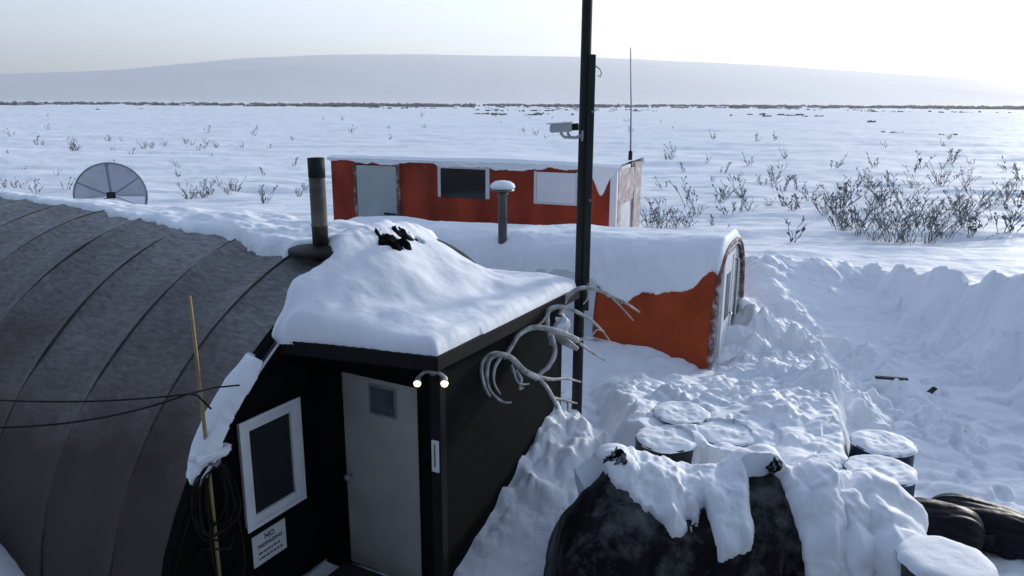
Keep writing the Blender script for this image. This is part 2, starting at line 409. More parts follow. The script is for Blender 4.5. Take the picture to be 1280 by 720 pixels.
# ------------------------------------------------------------------ ground
def build_ground():
    th = np.concatenate([np.radians(np.arange(-180, -44, 4.0)), np.radians(np.arange(-44, 44, 0.115)), np.radians(np.arange(44, 180, 4.0))])
    r = [0.02, 0.8, 1.6, 2.4, 3.2, 3.9, 4.4]
    while r[-1] < 17: r.append(r[-1] + 0.023)
    while r[-1] < 45: r.append(r[-1] * 1.0032)
    while r[-1] < 400: r.append(r[-1] * 1.011)
    while r[-1] < 6000: r.append(r[-1] * 1.04)
    r = np.array(r)
    TH, RR = np.meshgrid(th, r, indexing='ij')
    X = RR * np.sin(TH); Y = RR * np.cos(TH) - 0.5
    near = 1 - sm(RR, 17, 30)
    H = 0.05 * fbm(X / 2.6, Y / 2.6, 1) * 2
    H += near * (0.06 * fbm(X / 0.75, Y / 0.75, 2, 3) + 0.018 * fbm(X / 0.2, Y / 0.2, 3, 3))
    # trampled, lumpy yard
    yard = sm(X, 0.5, 2.5) * (1 - sm(Y, 12.5, 15)) * near
    H += yard * (0.12 * np.abs(fbm(X / 0.55, Y / 0.5, 5, 3)))
    # plain: long wind ridges
    far = sm(Y, 14, 24)
    H += far * (0.30 * fbm(X / 9, Y / 2.2, 8, 4) + 0.05 * fbm(X / 2.5, Y / 0.8, 9, 3) * (1 - sm(RR, 60, 120)))
    H += sm(RR, 50, 150) * (0.7 * fbm(X / 90, Y / 40, 10, 4)) * (1 - sm(RR, 1500, 3000))
    # bank against the end wall of the porch
    x, y = loc2(X, Y, HUT_O, HUT_RZ)
    hw = np.interp(y, [-1.9, -1.1, -0.5, 0.1, 0.6, 1.1, 1.7, 2.6, 4.0, 5.5], [0, 0.04, 0.22, 0.45, 0.64, 0.78, 0.42, 0.30, 0.15, 0])
    d = np.clip(x - 1.34, 0, None)
    dn = d * (1 + 0.35 * fbm(X / 0.6, Y / 0.6, 21, 3))
    b1 = hw * (1 + 0.5 * np.abs(fbm(X / 0.35, Y / 0.35, 22, 3))) * np.exp(-(dn / 0.85) ** 1.7) * sm(x, -0.6, -0.3)
    # drift along the hut side (bottom left)
    b2 = 0.75 * np.exp(-((y + 3.2) / 0.55) ** 2) * sm(-x, 1.4, 2.6)
    # drift along the orange cabin
    cx, cy = loc2(X, Y, CAB_O, CAB_RZ)
    dw = np.clip(-1.25 - cy, 0, None)
    b3 = (0.46 - 0.18 * np.exp(-((cx + 0.1) / 0.5) ** 2)) * np.exp(-(dw / 1.1) ** 1.6) * sm(-cx, -0.25, 0.25) * (cy < 0.5) * sm(-cx, 9.5, 7.5)
    fx = np.clip(cx, 0, None)
    b4 = np.interp(cy, [-2.6, -1.4, -0.6, 0.4, 1.2, 2.0, 3.5, 5.0], [0, 0.1, 0.18, 0.4, 0.62, 0.55, 0.2, 0]) * np.exp(-(fx / 0.9) ** 1.5) * sm(cx, -0.4, -0.1)
    # snow packed round the drums
    jx = 0.18 * fbm(X / 0.6, Y / 0.6, 31, 3); jy = 0.18 * fbm(X / 0.6, Y / 0.6, 32, 3)
    XX, YY = X + jx, Y + jy
    x0 = np.interp(Y, [6.6, 7.2], [1.3, 0.85]); y0_ = np.interp(X, [1.2, 1.8, 2.15], [6.5, 6.3, 5.9])
    plat = sm(XX - x0 + 0.2, 0, 0.75) * (1 - sm(XX - 0.30 * (YY - 6.2), 3.0, 3.45)) * sm(YY - y0_, 0, 0.42)
    h5 = np.interp(Y, [6, 7.4, 8.4, 9.6, 11, 13], [0.93, 0.93, 0.74, 0.44, 0.15, 0])
    b5 = plat * h5
    # ploughed bank with its scooped face
    Y0 = 11.9 + 0.5 * fbm(X / 2.0, X * 0 + 0.3, 41, 2) - 2.6 * sm(X, 6.9, 8.2) - 1.0 * (1 - sm(X, 4.6, 5.6))
    e = Y - Y0
    run = 3.4 - 1.4 * sm(X, 7.0, 8.2)
    rise = sm(e, 0, 1) * 0 + np.clip(e / run, 0, 1) ** 1.25
    top = 0.80 + 0.12 * fbm(X / 0.8, Y / 0.8, 42, 3) + 0.22 * fbm(X / 2.4, Y / 2.4, 43, 2) + 0.30 * sm(X, 7.0, 8.4)
    fall = 1 - sm(e - run, 0.1, 2.8) * 0.8
    rough = 0.35 * sm(np.abs(X - 6.2), 0.9, 1.9)
    b6 = rise * top * fall * sm(X, 3.6, 5.2) * (1 - 0.7 * sm(Y, 17, 24)) + rough * near * sm(e, -0.5, 0.8) * (1 - sm(Y, 14, 19)) * 0.5 * np.abs(fbm(X / 0.9, Y / 0.9, 44, 3)) * sm(X, 3.8, 5.0)
    bank = np.maximum.reduce([b1, b2, b3, b4, b5, b6])
    H = H + bank
    # clods of ploughed snow
    C = []
    def clods(n, x0, x1, y0, y1, r0, r1, seed, power=2.2):
        g = np.random.default_rng(seed)
        for _ in range(n):
            C.append((g.uniform(x0, x1), g.uniform(y0, y1), r0 + (r1 - r0) * g.random() ** power, g.uniform(0.35, 0.75)))
    clods(170, 3.2, 5.8, 8.6, 12.4, 0.06, 0.32, 1)
    clods(190, 1.0, 4.6, 7.6, 9.8, 0.04, 0.20, 2)
    clods(110, 7.0, 11.0, 8.8, 13.5, 0.07, 0.40, 3)
    clods(55, 4.4, 9.5, 14.6, 16.2, 0.08, 0.26, 4)
    clods(160, 3.6, 8.5, 6.0, 10.5, 0.03, 0.12, 5)
    clods(110, 4.5, 7.5, 10.6, 12.6, 0.05, 0.22, 6)
    clods(90, 0.6, 2.2, 7.0, 9.5, 0.04, 0.13, 7)
    clods(70, 3.9, 5.3, 11.6, 14.5, 0.08, 0.34, 8)
    clods(150, 1.8, 3.5, 6.6, 8.4, 0.03, 0.12, 9)
    clods(60, 3.3, 5.9, 8.4, 12.4, 0.16, 0.42, 10, 1.2)
    clods(34, 7.3, 10.5, 9.3, 13.5, 0.25, 0.65, 11, 1.2)
    clods(30, 4.6, 9.0, 14.4, 15.8, 0.14, 0.34, 12, 1.2)
    clods(120, -0.3, 1.6, 5.0, 7.6, 0.03, 0.14, 13)
    nb = len(C)      # from here on: broken, flat topped blocks
    clods(70, 3.3, 5.9, 8.6, 12.6, 0.07, 0.30, 14, 1.6)
    clods(60, 7.0, 10.5, 9.0, 14.0, 0.10, 0.38, 15, 1.6)
    clods(34, 4.6, 9.2, 14.2, 15.6, 0.10, 0.28, 16, 1.6)
    clods(40, 1.2, 4.0, 8.0, 9.8, 0.05, 0.18, 17, 1.6)
    for kc, (cx_, cy_, rad, asp) in enumerate(C):
        ca, cr = math.atan2(cx_, cy_ + 0.5), math.hypot(cx_, cy_ + 0.5)
        da = 1.4 * rad / cr
        i0, i1 = np.searchsorted(th, [ca - da, ca + da]); j0, j1 = np.searchsorted(r, [cr - 1.4 * rad, cr + 1.4 * rad])
        if i1 <= i0 or j1 <= j0: continue
        xs, ys = X[i0:i1, j0:j1] - cx_, Y[i0:i1, j0:j1] - cy_
        a = (cx_ * 7.3 + cy_ * 3.1) % 3.14; s = 1 + 0.5 * math.sin(cx_ * 13)
        ux, uy = math.cos(a) * xs + math.sin(a) * ys, (-math.sin(a) * xs + math.cos(a) * ys) * s
        dd = np.hypot(ux, uy) / rad * (1 + 0.55 * fbm(xs / rad * 1.3 + cx_ * 5, ys / rad * 1.3 + cy_ * 5, 51, 3))
        H[i0:i1, j0:j1] += rad * asp * (0.58 if rad < 0.2 else 0.44) * np.clip(1 - dd ** 2, 0, 1) ** (0.6 if kc < nb else 0.28) * (1 if kc < nb else 0.85 + 0.5 * (ux / rad) * math.sin(cx_ * 31))
    H -= 0.16 * sm(x, -0.9, -0.4) * (1 - sm(x, 1.35, 1.7)) * sm(y, -2.9, -2.3) * (1 - sm(y, -1.1, -0.9))
    # drums stand clear of the packed snow
    for (dx, dy, dz, _, _) in DRUMS:
        q = np.hypot(X - dx, Y - dy)
        H = np.where(q < 0.26, np.minimum(H, dz - 0.12), H)
        H = np.where((q >= 0.26) & (q < 0.55), np.minimum(H, dz + 0.01 + 0.07 * fbm(X / 0.25, Y / 0.25, 55, 3)), H)
    # boot prints across the yard
    g = np.random.default_rng(5)
    for (ax_, ay_, bx_, by_) in ((6.6, 6.2, 5.0, 11.2), (4.6, 6.0, 6.4, 11.0), (7.8, 8.2, 4.4, 10.4)):
        n = int(math.hypot(bx_ - ax_, by_ - ay_) / 0.36); hx_, hy_ = (bx_ - ax_) / n, (by_ - ay_) / n; hl_ = math.hypot(hx_, hy_)
        for k in range(n):
            sd_ = 0.11 if k % 2 else -0.11
            fx_, fy_ = ax_ + hx_ * k - hy_ / hl_ * sd_ + g.uniform(-.04, .04), ay_ + hy_ * k + hx_ / hl_ * sd_ + g.uniform(-.04, .04)
            cr = math.hypot(fx_, fy_ + 0.5); ca = math.atan2(fx_, fy_ + 0.5); da = 0.4 / cr
            i0, i1 = np.searchsorted(th, [ca - da, ca + da]); j0, j1 = np.searchsorted(r, [cr - 0.4, cr + 0.4])
            xs, ys = X[i0:i1, j0:j1] - fx_, Y[i0:i1, j0:j1] - fy_
            u_ = (xs * hx_ + ys * hy_) / hl_; v_ = (-xs * hy_ + ys * hx_) / hl_
            q_ = np.hypot(u_ / 0.17, v_ / 0.075)
            H[i0:i1, j0:j1] += -0.07 * (1 - sm(q_, 0.6, 1.1)) + 0.02 * np.exp(-((q_ - 1.35) / 0.25) ** 2)
    # nothing pokes through the floors of the buildings
    inside = (x > -11) & (x < 1.28) & (np.abs(y) < 1.05)
    H = np.where(inside, np.minimum(H, -0.1), H)
    P = np.stack([X, Y, H], -1)
    o = grid_mesh('snow_ground', P, M['ground'], closed_u=True)
    o['kind'] = 'structure'; o['label'] = 'snow covered ground and open plain'
    return th, r, H
GT, GR, GH = build_ground()
def ground_z(x, y):
    a, q = math.atan2(x, y + 0.5), math.hypot(x, y + 0.5)
    i = min(max(int(np.searchsorted(GT, a)), 0), len(GT) - 1); j = min(max(int(np.searchsorted(GR, q)), 0), len(GR) - 1)
    return float(GH[i, j])

# far hills: one long swell beyond the plain
def build_hills():
    xs = np.linspace(-5200, 5200, 260); ys = np.linspace(0, 1, 40)
    U, V = np.meshgrid(xs, ys, indexing='ij')
    pxs = 640 + xs / 4300 * 950 * 1.03
    prof = np.interp(pxs, [-900, -300, 0, 120, 200, 260, 330, 420, 560, 720, 820, 900, 1000, 1100, 1200, 1280, 1500, 2200],
                     [104, 100, 97, 92, 86, 80, 73, 69, 69, 71, 76, 79, 84, 91, 96, 99, 104, 112])
    for _ in range(3): prof = np.convolve(np.pad(prof, 3, 'edge'), np.ones(7) / 7, 'valid')
    h = (127.5 - prof) / 950 * 4300 * 0.93
    shape = sm(V, 0, 0.85) * (1 - 0.3 * sm(V, 0.86, 1.0))
    Z = h[:, None] * shape * (1 + 0.02 * fbm(U / 500, V * 8, 61, 4)) + 4 * fbm(U / 160, V * 14, 62, 4) * sm(V, 0.02, 0.2) - 1.0
    Yy = 2600 + 1700 * V / 0.85 + 120 * fbm(U / 900, V * 0, 63, 2)
    o = grid_mesh('hills', np.stack([U, Yy, Z], -1), M['ground'])
    o['kind'] = 'structure'; o['label'] = 'long low snowy hill beyond the plain'
build_hills()

# the cold hazy air over the plain
hz = MB().box(-6700, 6700, -6700, 6700, -14, 330)
hm = bpy.data.materials.new('cold_haze'); hm.use_nodes = True
_t = hm.node_tree
for _n in list(_t.nodes):
    if _n.type != 'OUTPUT_MATERIAL': _t.nodes.remove(_n)
pv = _t.nodes.new('ShaderNodeVolumePrincipled')
pv.inputs['Color'].default_value = (0.97, 0.98, 1.0, 1)
pv.inputs['Density'].default_value = 0.00024
pv.inputs['Anisotropy'].default_value = 0.42
_t.links.new(pv.outputs['Volume'], [n for n in _t.nodes if n.type == 'OUTPUT_MATERIAL'][0].inputs['Volume'])
hz = hz.build('haze', hm)
tag(hz, 'pale cold haze over the plain', 'haze', None, 'stuff')

# ------------------------------------------------------------------ the big arched hut
HA, HBZ, HN = 2.85, 2.79, 1.85
def arc_h(p):
    c = np.cos(p); return -HA * np.sign(c) * np.abs(c) ** (2 / HN)
def arc_v(p): return HBZ * np.abs(np.sin(p)) ** (2 / HN)
hut = thing('arched_hut', 'long arched hut with dark grey fabric roof, black end wall and a white framed window', 'hut', HUT_O, HUT_RZ)
def arch_z(y): return HBZ * np.clip(1 - np.abs(np.asarray(y) / HA) ** HN, 0, 1) ** (1 / HN)
def cover():
    xs = np.concatenate([np.arange(-13, -7, 0.06), np.arange(-7, 0.051, 0.03)]); ph = np.linspace(0, math.pi, 150)
    U, PH = np.meshgrid(xs, ph, indexing='ij')
    # bows every 0.9 m lift the cloth, which sags between them
    cyc = np.mod(-U - 0.62, 0.9) / 0.9
    s = np.minimum(cyc, 1 - cyc) * 2
    sag = -0.075 * (1 - (1 - np.clip(s * 1.0, 0, 1)) ** 3.0) + 0.010 * np.exp(-(s / 0.12) ** 2)
    sag = sag * (0.35 + 0.65 * np.sin(PH)) * (1 - 0.6 * np.exp(-((PH - 1.57) / 0.25) ** 2))
    wr = 0.016 * fbm(U * 1.6, PH * 5, 71, 4) + 0.02 * fbm(U * 0.8 + PH * 1.2, PH * 2.0, 72, 3) + 0.008 * fbm(U * 6, PH * 2.2, 73, 2)
    k = 1 + (sag + wr) / 2.9
    P = np.stack([U, arc_h(PH) * k, arc_v(PH) * k], -1)
    return grid_mesh('fabric_cover', P, M['cover'], hut)
cover()
# stitched seams over the bows
for k in range(14):
    xk = -0.62 - 0.9 * k
    MB().tube([(xk + 0.01 * math.sin(7 * p + k), float(arc_h(p)) * 1.0, float(arc_v(p)) * 1.0) for p in np.linspace(0.06, 1.62, 44)], 0.012, 8).build('seam', M['seam'], hut, True)
ys = np.linspace(-HA + 0.03, HA - 0.03, 41)
MB().prism([(float(q), float(arch_z(q)) - 0.05) for q in ys] + [(HA - 0.03, -0.1), (-HA + 0.03, -0.1)][0:2], 'x', -0.08, 0.0).build('end_wall', M['black_wall'], hut)
mb = MB()
arc = [(0.02, float(arc_h(p)) * 0.995, float(arc_v(p)) * 0.995) for p in np.linspace(1.85, math.pi - 0.05, 40)]
mb.tube(arc, 0.045, 8)
mb2 = MB().tube([(0.02, float(arc_h(p)) * 0.99, float(arc_v(p)) * 0.99) for p in np.linspace(0.05, 0.95, 24)], 0.03, 8)
mb2.build('edge_trim', M['black_wall'], hut, True)
mb.build('edge_trim', M['green_edge'], hut, True)
# window in the end wall (lies at y -1.97 .. -1.33)
fr_ = MB(); y0, y1, z0, z1 = -1.985, -1.36, 0.69, 1.61; tk = 0.085
fr_.box(0.002, 0.05, y0, y0 + tk, z0, z1).box(0.002, 0.05, y1 - tk, y1, z0, z1).box(0.002, 0.048, y0 + tk, y1 - tk, z0, z0 + tk).box(0.002, 0.048, y0 + tk, y1 - tk, z1 - tk, z1)
win = thing('window', '', '', (0, 0, 0)); del win['label']; del win['category']; win.parent = hut
fr_.build('window_frame', M['white_vinyl'], win, False, 0.008)
MB().box(0.05, 0.062, y0 - 0.02, y0 + 0.025, z0 - 0.02, z1 + 0.02).box(0.05, 0.062, y1 - 0.025, y1 + 0.02, z0 - 0.02, z1 + 0.02).box(0.05, 0.061, y0 + 0.025, y1 - 0.025, z1 - 0.02, z1 + 0.02).box(0.05, 0.061, y0 + 0.025, y1 - 0.025, z0 - 0.02, z0 + 0.02).build('window_trim', M['white_vinyl'], win, False, 0.004)
MB().box(0.002, 0.02, y0 + tk, y1 - tk, z0 + tk, z1 - tk).build('pane', M['dark_glass'], win)
# pale batten running down the near rake
MB().tube([(0.06, float(q), float(arch_z(q)) - 0.10) for q in np.linspace(-2.05, -1.25, 12)], 0.012, 6).build('rake_batten', M['canvas'], hut)
# chimney
ch = MB(); cx0, cy0, cz0 = -0.35, -0.55, float(arch_z(-0.55))
ch.lathe([(0.074, -0.25), (0.074, 0.25), (0.078, 0.25), (0.078, 0.265), (0.074, 0.265), (0.074, 0.86), (0.068, 0.86), (0.066, 0.60)], 28, cx0, cy0, cz0)
chim = ch.build('chimney', M['stovepipe'], hut, True)
MB().lathe([(0.077, 0.70), (0.0775, 0.875), (0.069, 0.875), (0.067, 0.70)], 28, cx0, cy0, cz0).build('sooty_top', M['soot'], chim, True)
MB().lathe([(0.30, 0.0), (0.30, 0.035), (0.28, 0.045), (0.10, 0.07)], 36, cx0, cy0, cz0).build('flashing', M['soot'], chim, True)

PORCH_TOP = 2.20
POLY = [(0.12, -1.50), (1.40, -1.22), (1.43, 0.0), (1.43, 1.33), (0.05, 1.47), (0.03, 0.98), (-0.3, 0.75), (-1.2, 0.9), (-3, 0.6), (-9.5, 0.3),
        (-9.5, -0.02), (-7, -0.03), (-5, -0.10), (-3.8, -0.25), (-2.7, -0.42), (-1.9, -0.46), (-1.35, -0.60), (-0.9, -0.76), (-0.55, -0.88), (-0.22, -0.98), (-0.12, -1.14), (-0.07, -1.34), (0.03, -1.49)]
def roof_snow():
    xs = np.concatenate([np.arange(-9.5, -2, 0.035), np.arange(-2, 1.56, 0.018)]); ys = np.arange(-1.62, 1.56, 0.018)
    X, Y = np.meshgrid(xs, ys, indexing='ij')
    jit = 0.09 * fbm(X / 0.22, Y / 0.22, 81, 4) + 0.10 * fbm(X / 0.6, Y / 0.6, 82, 2)
    on = sm(X, -0.05, 0.25)
    d = poly_sdf(X, Y, POLY) + jit * (1 - 0.86 * on)
    d -= 0.42 * np.exp(-((X + 0.32) / 0.42) ** 2 - ((Y + 0.56) / 0.34) ** 2)        # hollow melted round the stove pipe
    edge = np.sqrt(np.clip(1 - (1 - np.clip(d / 0.11, 0, 1)) ** 2, 0, 1))
    zA = arch_z(Y)
    # over the porch: a drift climbing from the eaves up to the arch
    f = np.clip(1 - X / 1.25, 0, 1) ** 1.35
    peak = zA + 0.03 - 0.32 * sm(Y, 0.70, 1.05) 
    porch = PORCH_TOP + (0.105 + 0.035 * fbm(X / 0.5, Y / 0.5, 83, 3)) + np.clip(peak - PORCH_TOP - 0.105, 0, None) * f
    porch += 0.10 * fbm(X / 0.7 + 4, Y / 0.9, 84, 3) * sm(X, 0, 0.2) * (1 - sm(X, 0.9, 1.3))
    porch += 0.08 * np.exp(-((X - 0.45) / 0.35) ** 2 - ((Y + 0.2) / 0.5) ** 2)
    hut_t = zA + (0.065 + 0.08 * fbm(X / 0.4, Y / 0.3, 85, 4)) * (1 - 0.35 * sm(-X, 1.5, 4)) + 0.08 * np.exp(-((X + 0.1) / 0.3) ** 2) * sm(Y, -0.9, -0.3)
    topz = np.where(X > 0, porch, hut_t)
    a = sm(X, -0.12, 0.12)
    topz = hut_t * (1 - a) + porch * a
    basez = np.where(X > 0.03, PORCH_TOP, zA - 0.03)
    thick = np.clip(topz - basez, 0.02, None)
    # dark cloth showing through near the top of the arch
    hole = np.zeros_like(X)
    for (hx, hy, rx, ry, an) in ((0.13, -0.10, 0.10, 0.13, 0.4), (0.05, 0.20, 0.06, 0.10, 0.2), (0.12, 0.34, 0.05, 0.05, 0.0)):
        ca, sa = math.cos(an), math.sin(an); ux, uy = (X - hx) * ca + (Y - hy) * sa, -(X - hx) * sa + (Y - hy) * ca
        hole = np.maximum(hole, sm(1.25 - np.hypot(ux / rx, uy / ry) + 1.1 * fbm(X / 0.12, Y / 0.12, 86, 3), 0.1, 0.55))
    lip = 0.006 * fbm(X / 0.09, Y / 0.09, 87, 3)
    Z = basez + thick * edge + lip * (edge > 0.4) - 0.16 * hole
    keep = d > 0
    Z = np.where(d <= 0, np.where(X > 0.03, PORCH_TOP - 0.03, zA - 0.08), Z)
    return X, Y, Z, keep, hole
X, Y, Z, keep, hole = roof_snow()
grid_mesh('roof_snow', np.stack([X, Y, Z], -1)[:, :], M['snow'], hut, keep, label='snow drifted over the porch roof and along the hut ridge')
# dark cloth in the hollows of the drift
for (hx, hy, rx, ry, an) in ((0.14, -0.10, 0.19, 0.20, 0.4), (0.07, 0.22, 0.15, 0.19, 0.2)):
    g_ = np.linspace(-1, 1, 26); A_, B_ = np.meshgrid(g_, g_, indexing='ij')
    ca, sa = math.cos(an), math.sin(an); px_, py_ = hx + A_ * rx * ca - B_ * ry * sa, hy + A_ * rx * sa + B_ * ry * ca
    i_ = np.clip(np.searchsorted(X[:, 0], px_.ravel()), 0, len(X) - 1).reshape(px_.shape); j_ = np.clip(np.searchsorted(Y[0], py_.ravel()), 0, Y.shape[1] - 1).reshape(px_.shape)
    zz = (Z + 0.16 * hole)[i_, j_] + 0.035 + 0.09 * fbm(px_ / 0.10, py_ / 0.10, 88, 3) - 0.16 * sm(np.hypot(A_, B_) + 0.5 * fbm(px_ / 0.09, py_ / 0.09, 89, 3), 0.55, 1.0)
    grid_mesh('torn_cloth', np.stack([px_, py_, zz], -1), M['black_wall'], hut)
# tongue of snow lying on the near rake of the cover
def rake_snow():
    xs = np.arange(-0.62, 0.12, 0.012); ph = np.arange(0.25, 1.2, 0.006)
    U, PH = np.meshgrid(xs, ph, indexing='ij')
    pol = [(0.10, 0.60), (0.10, 0.80), (0.05, 0.88), (-0.05, 0.885), (-0.09, 0.80), (-0.115, 0.70), (-0.10, 0.60), (-0.04, 0.525), (0.03, 0.52)]
    d = poly_sdf(U, (PH) * 1.0, pol) * 1.0 + 0.03 * fbm(U / 0.1, PH / 0.05, 91, 3)
    e = np.sqrt(np.clip(1 - (1 - np.clip(d / 0.07, 0, 1)) ** 2, 0, 1))
    t_ = np.where(d > 0, 0.02 + 0.05 * e, -0.05)
    P = np.stack([U, arc_h(PH), arc_v(PH)], -1)
    N = np.stack([U * 0, -np.cos(PH), np.sin(PH)], -1)
    grid_mesh('rake_snow', P + N * t_[..., None], M['snow'], hut, d > 0)
rake_snow()

# ------------------------------------------------------------------ unseen house added behind the camera to shade the foreground
house = thing('added_shade_house', 'unseen dark timber house added behind the viewpoint to shade the foreground', 'house', (0, -1.0, 0))
MB().box(-8, 7, -9, 0, -0.4, 6.2).build('wall', M['fascia'], house)
MB().prism([(-9.4, 6.15), (-4.5, 8.2), (0.4, 6.15), (0.4, 6.28), (-4.5, 8.35), (-9.4, 6.28)], 'x', -8.5, 7.5).build('roof', M['soot'], house)
MB().box(-1.4, 1.6, 0.0, 1.15, 2.36, 2.46).build('landing', M['wood'], house)
for px_ in (-1.3, 1.5): MB().box(px_ - 0.06, px_ + 0.06, 0.95, 1.07, -0.4, 2.36).build('post', M['wood'], house)
hd_ = MB().box(-0.45, 0.45, 0.002, 0.05, 2.46, 4.5).build('door', M['steel_door'], house); MB().tube([(0.36, 0.05, 3.4), (0.36, 0.12, 3.4)], 0.025, 8).build('handle', M['metal'], hd_)
for wx in (-5.5, 4.2):
    for wz in (1.0, 3.6): MB().box(wx - 0.6, wx + 0.6, 0.002, 0.04, wz, wz + 1.1).build('window', M['dark_glass'], house)

# ------------------------------------------------------------------ porch
porch = thing('entrance_porch', 'flat roofed dark plywood porch with a pale steel door, built against the hut', 'porch', HUT_O, HUT_RZ)
# walls: door wall (y=-1.1) with a door opening, end wall (x=1.34), far wall
wl = MB()
wl.box(0.02, 0.285, -1.1, -1.03, -0.12, 2.07).box(1.14, 1.27, -1.1, -1.03, -0.12, 2.07).box(0.285, 1.14, -1.098, -1.03, 1.85, 2.07)
wl.build('door_wall', M['black_wall'], porch)
MB().box(1.27, 1.34, -1.03, 1.2, -0.12, 2.07).build('plywood_end_wall', M['green_wall'], porch, label='dark green plywood wall facing the yard')
MB().box(0.02, 1.27, 1.13, 1.2, -0.12, 2.07).build('far_wall', M['green_wall'], porch)
MB().box(1.255, 1.352, -1.112, -1.03, -0.12, 2.075).build('corner_post', M['fascia'], porch, False, 0.006)
MB().prism([(0.04, -1.535), (1.435, -1.25), (1.46, 1.36), (0.04, 1.50)], 'z', 2.075, PORCH_TOP - 0.008).build('roof', M['fascia'], porch, False, 0.006)
dr = MB().box(0.305, 1.122, -1.082, -1.038, -0.03, 1.828)
door = dr.build('door', M['steel_door'], porch, False, 0.005)
MB().box(0.60, 0.895, -1.090, -1.083, 1.495, 1.775).build('door_window_frame', M['metal'], door, False, 0.003)
MB().box(0.622, 0.873, -1.094, -1.091, 1.517, 1.753).build('pane', M['grey_glass'], door)
kn = MB().lathe([(0.012, 0), (0.012, 0.04), (0.028, 0.05), (0.03, 0.07), (0.018, 0.085)], 16)
kn.xf(Matrix.Translation((0.365, -1.083, 0.86)) @ Matrix.Rotation(R(90), 4, 'X')); kn.build('handle', M['metal'], door, True)
MB().box(0.285, 0.303, -1.108, -1.04, -0.05, 1.85).box(1.124, 1.14, -1.108, -1.04, -0.05, 1.85).box(0.303, 1.124, -1.108, -1.04, 1.832, 1.85).build('door_frame', M['black_wall'], porch)
MB().box(0.25, 1.16, -1.45, -1.09, -0.12, -0.045).build('threshold', M['wood'], porch, False, 0.01)

# twin flood lamp on the porch corner
lamp = thing('twin_floodlight', 'pair of small lit floodlights on the porch corner above the door', 'floodlight', HUT_O, HUT_RZ)
def hl(p):
    q = loc2(p.x, p.y, HUT_O, HUT_RZ); return Vector((q[0], q[1], p.z))
hub = hl(at(541, 468, 5.60)); hub = Vector((1.30, -1.165, hub.z))
MB().lathe([(0.05, 0), (0.05, 0.02), (0.035, 0.03)], 18).xf(Matrix.Translation(hub + Vector((0, 0.05, 0))) @ Matrix.Rotation(R(90), 4, 'X')).build('mount', M['metal'], lamp, True)
for (px, dd) in ((522, 5.60), (556, 5.46)):
    p = hl(at(px, 481, dd)); a = hub
    dirv = (p - a).normalized()
    aim = (Vector((0.42, -0.80, -0.42))).normalized()
    h0 = p - aim * 0.075
    hd = MB().tube([a, a + (h0 - a) * 0.5 + Vector((0, 0, 0.02)), h0], 0.013, 8)
    hd.tube([h0, p - aim * 0.045, p - aim * 0.012], [0.018, 0.022, 0.030], 14)
    h = hd.build('lamp_head', M['cctv'], lamp, True)
    MB().tube([p - aim * 0.0115, p + aim * 0.004, p + aim * 0.012], [0.029, 0.025, 0.010], 16).build('bulb', M['bulb'], h, True)
# thermometer
th_ = thing('thermometer', 'narrow white wall thermometer screwed to the porch corner beside the door', 'thermometer', HUT_O, HUT_RZ)
MB().box(1.268, 1.338, -1.128, -1.1125, 1.14, 1.42).build('backing_plate', M['white_vinyl'], th_, False, 0.006)
MB().tube([(1.303, -1.131, 1.19), (1.303, -1.131, 1.39)], 0.006, 8).build('glass_tube', M['galv'], th_, True)

# sign under the window
sg = thing('warning_sign', 'small white no trespassing notice on the black wall under the window', 'sign', HUT_O, HUT_RZ)
SY0, SY1, SZ0, SZ1 = -1.935, -1.565, 0.29, 0.575
MB().box(0.003, 0.012, SY0, SY1, SZ0, SZ1).build('board', M['sign'], sg, False, 0.002)
def text(body, size, y, z, parent, name='lettering'):
    cu = bpy.data.curves.new(name, 'FONT'); cu.body = body; cu.size = size; cu.align_x = 'CENTER'; cu.align_y = 'CENTER'; cu.extrude = 0.0008; cu.offset = size * 0.02
    tmp = bpy.data.objects.new(name, cu); COL.objects.link(tmp)
    dg = bpy.context.evaluated_depsgraph_get(); me = bpy.data.meshes.new_from_object(tmp.evaluated_get(dg))
    bpy.data.objects.remove(tmp)
    me.transform(Matrix.Translation((0.0138, y, z)) @ Matrix.Rotation(R(90), 4, 'Z') @ Matrix.Rotation(R(90), 4, 'X'))
    me.materials.clear()
    return finish(name, me, M['ink'], parent)
text('NO', 0.07, (SY0 + SY1) / 2, 0.52, sg)
text('TRESPASSING', 0.047, (SY0 + SY1) / 2, 0.455, sg)
# two lower lines too small to read: rows of short strokes
for k, (zz, n) in enumerate(((0.395, 9), (0.345, 8))):
    s_ = MB(); yy = SY0 + 0.055
    g = random.Random(k)
    while yy < SY1 - 0.07:
        wd = g.uniform(0.012, 0.05); s_.box(0.0131, 0.0146, yy, min(yy + wd, SY1 - 0.05), zz - 0.007, zz + 0.007); yy += wd + 0.009
    s_.build('small_print', M['ink'], sg)

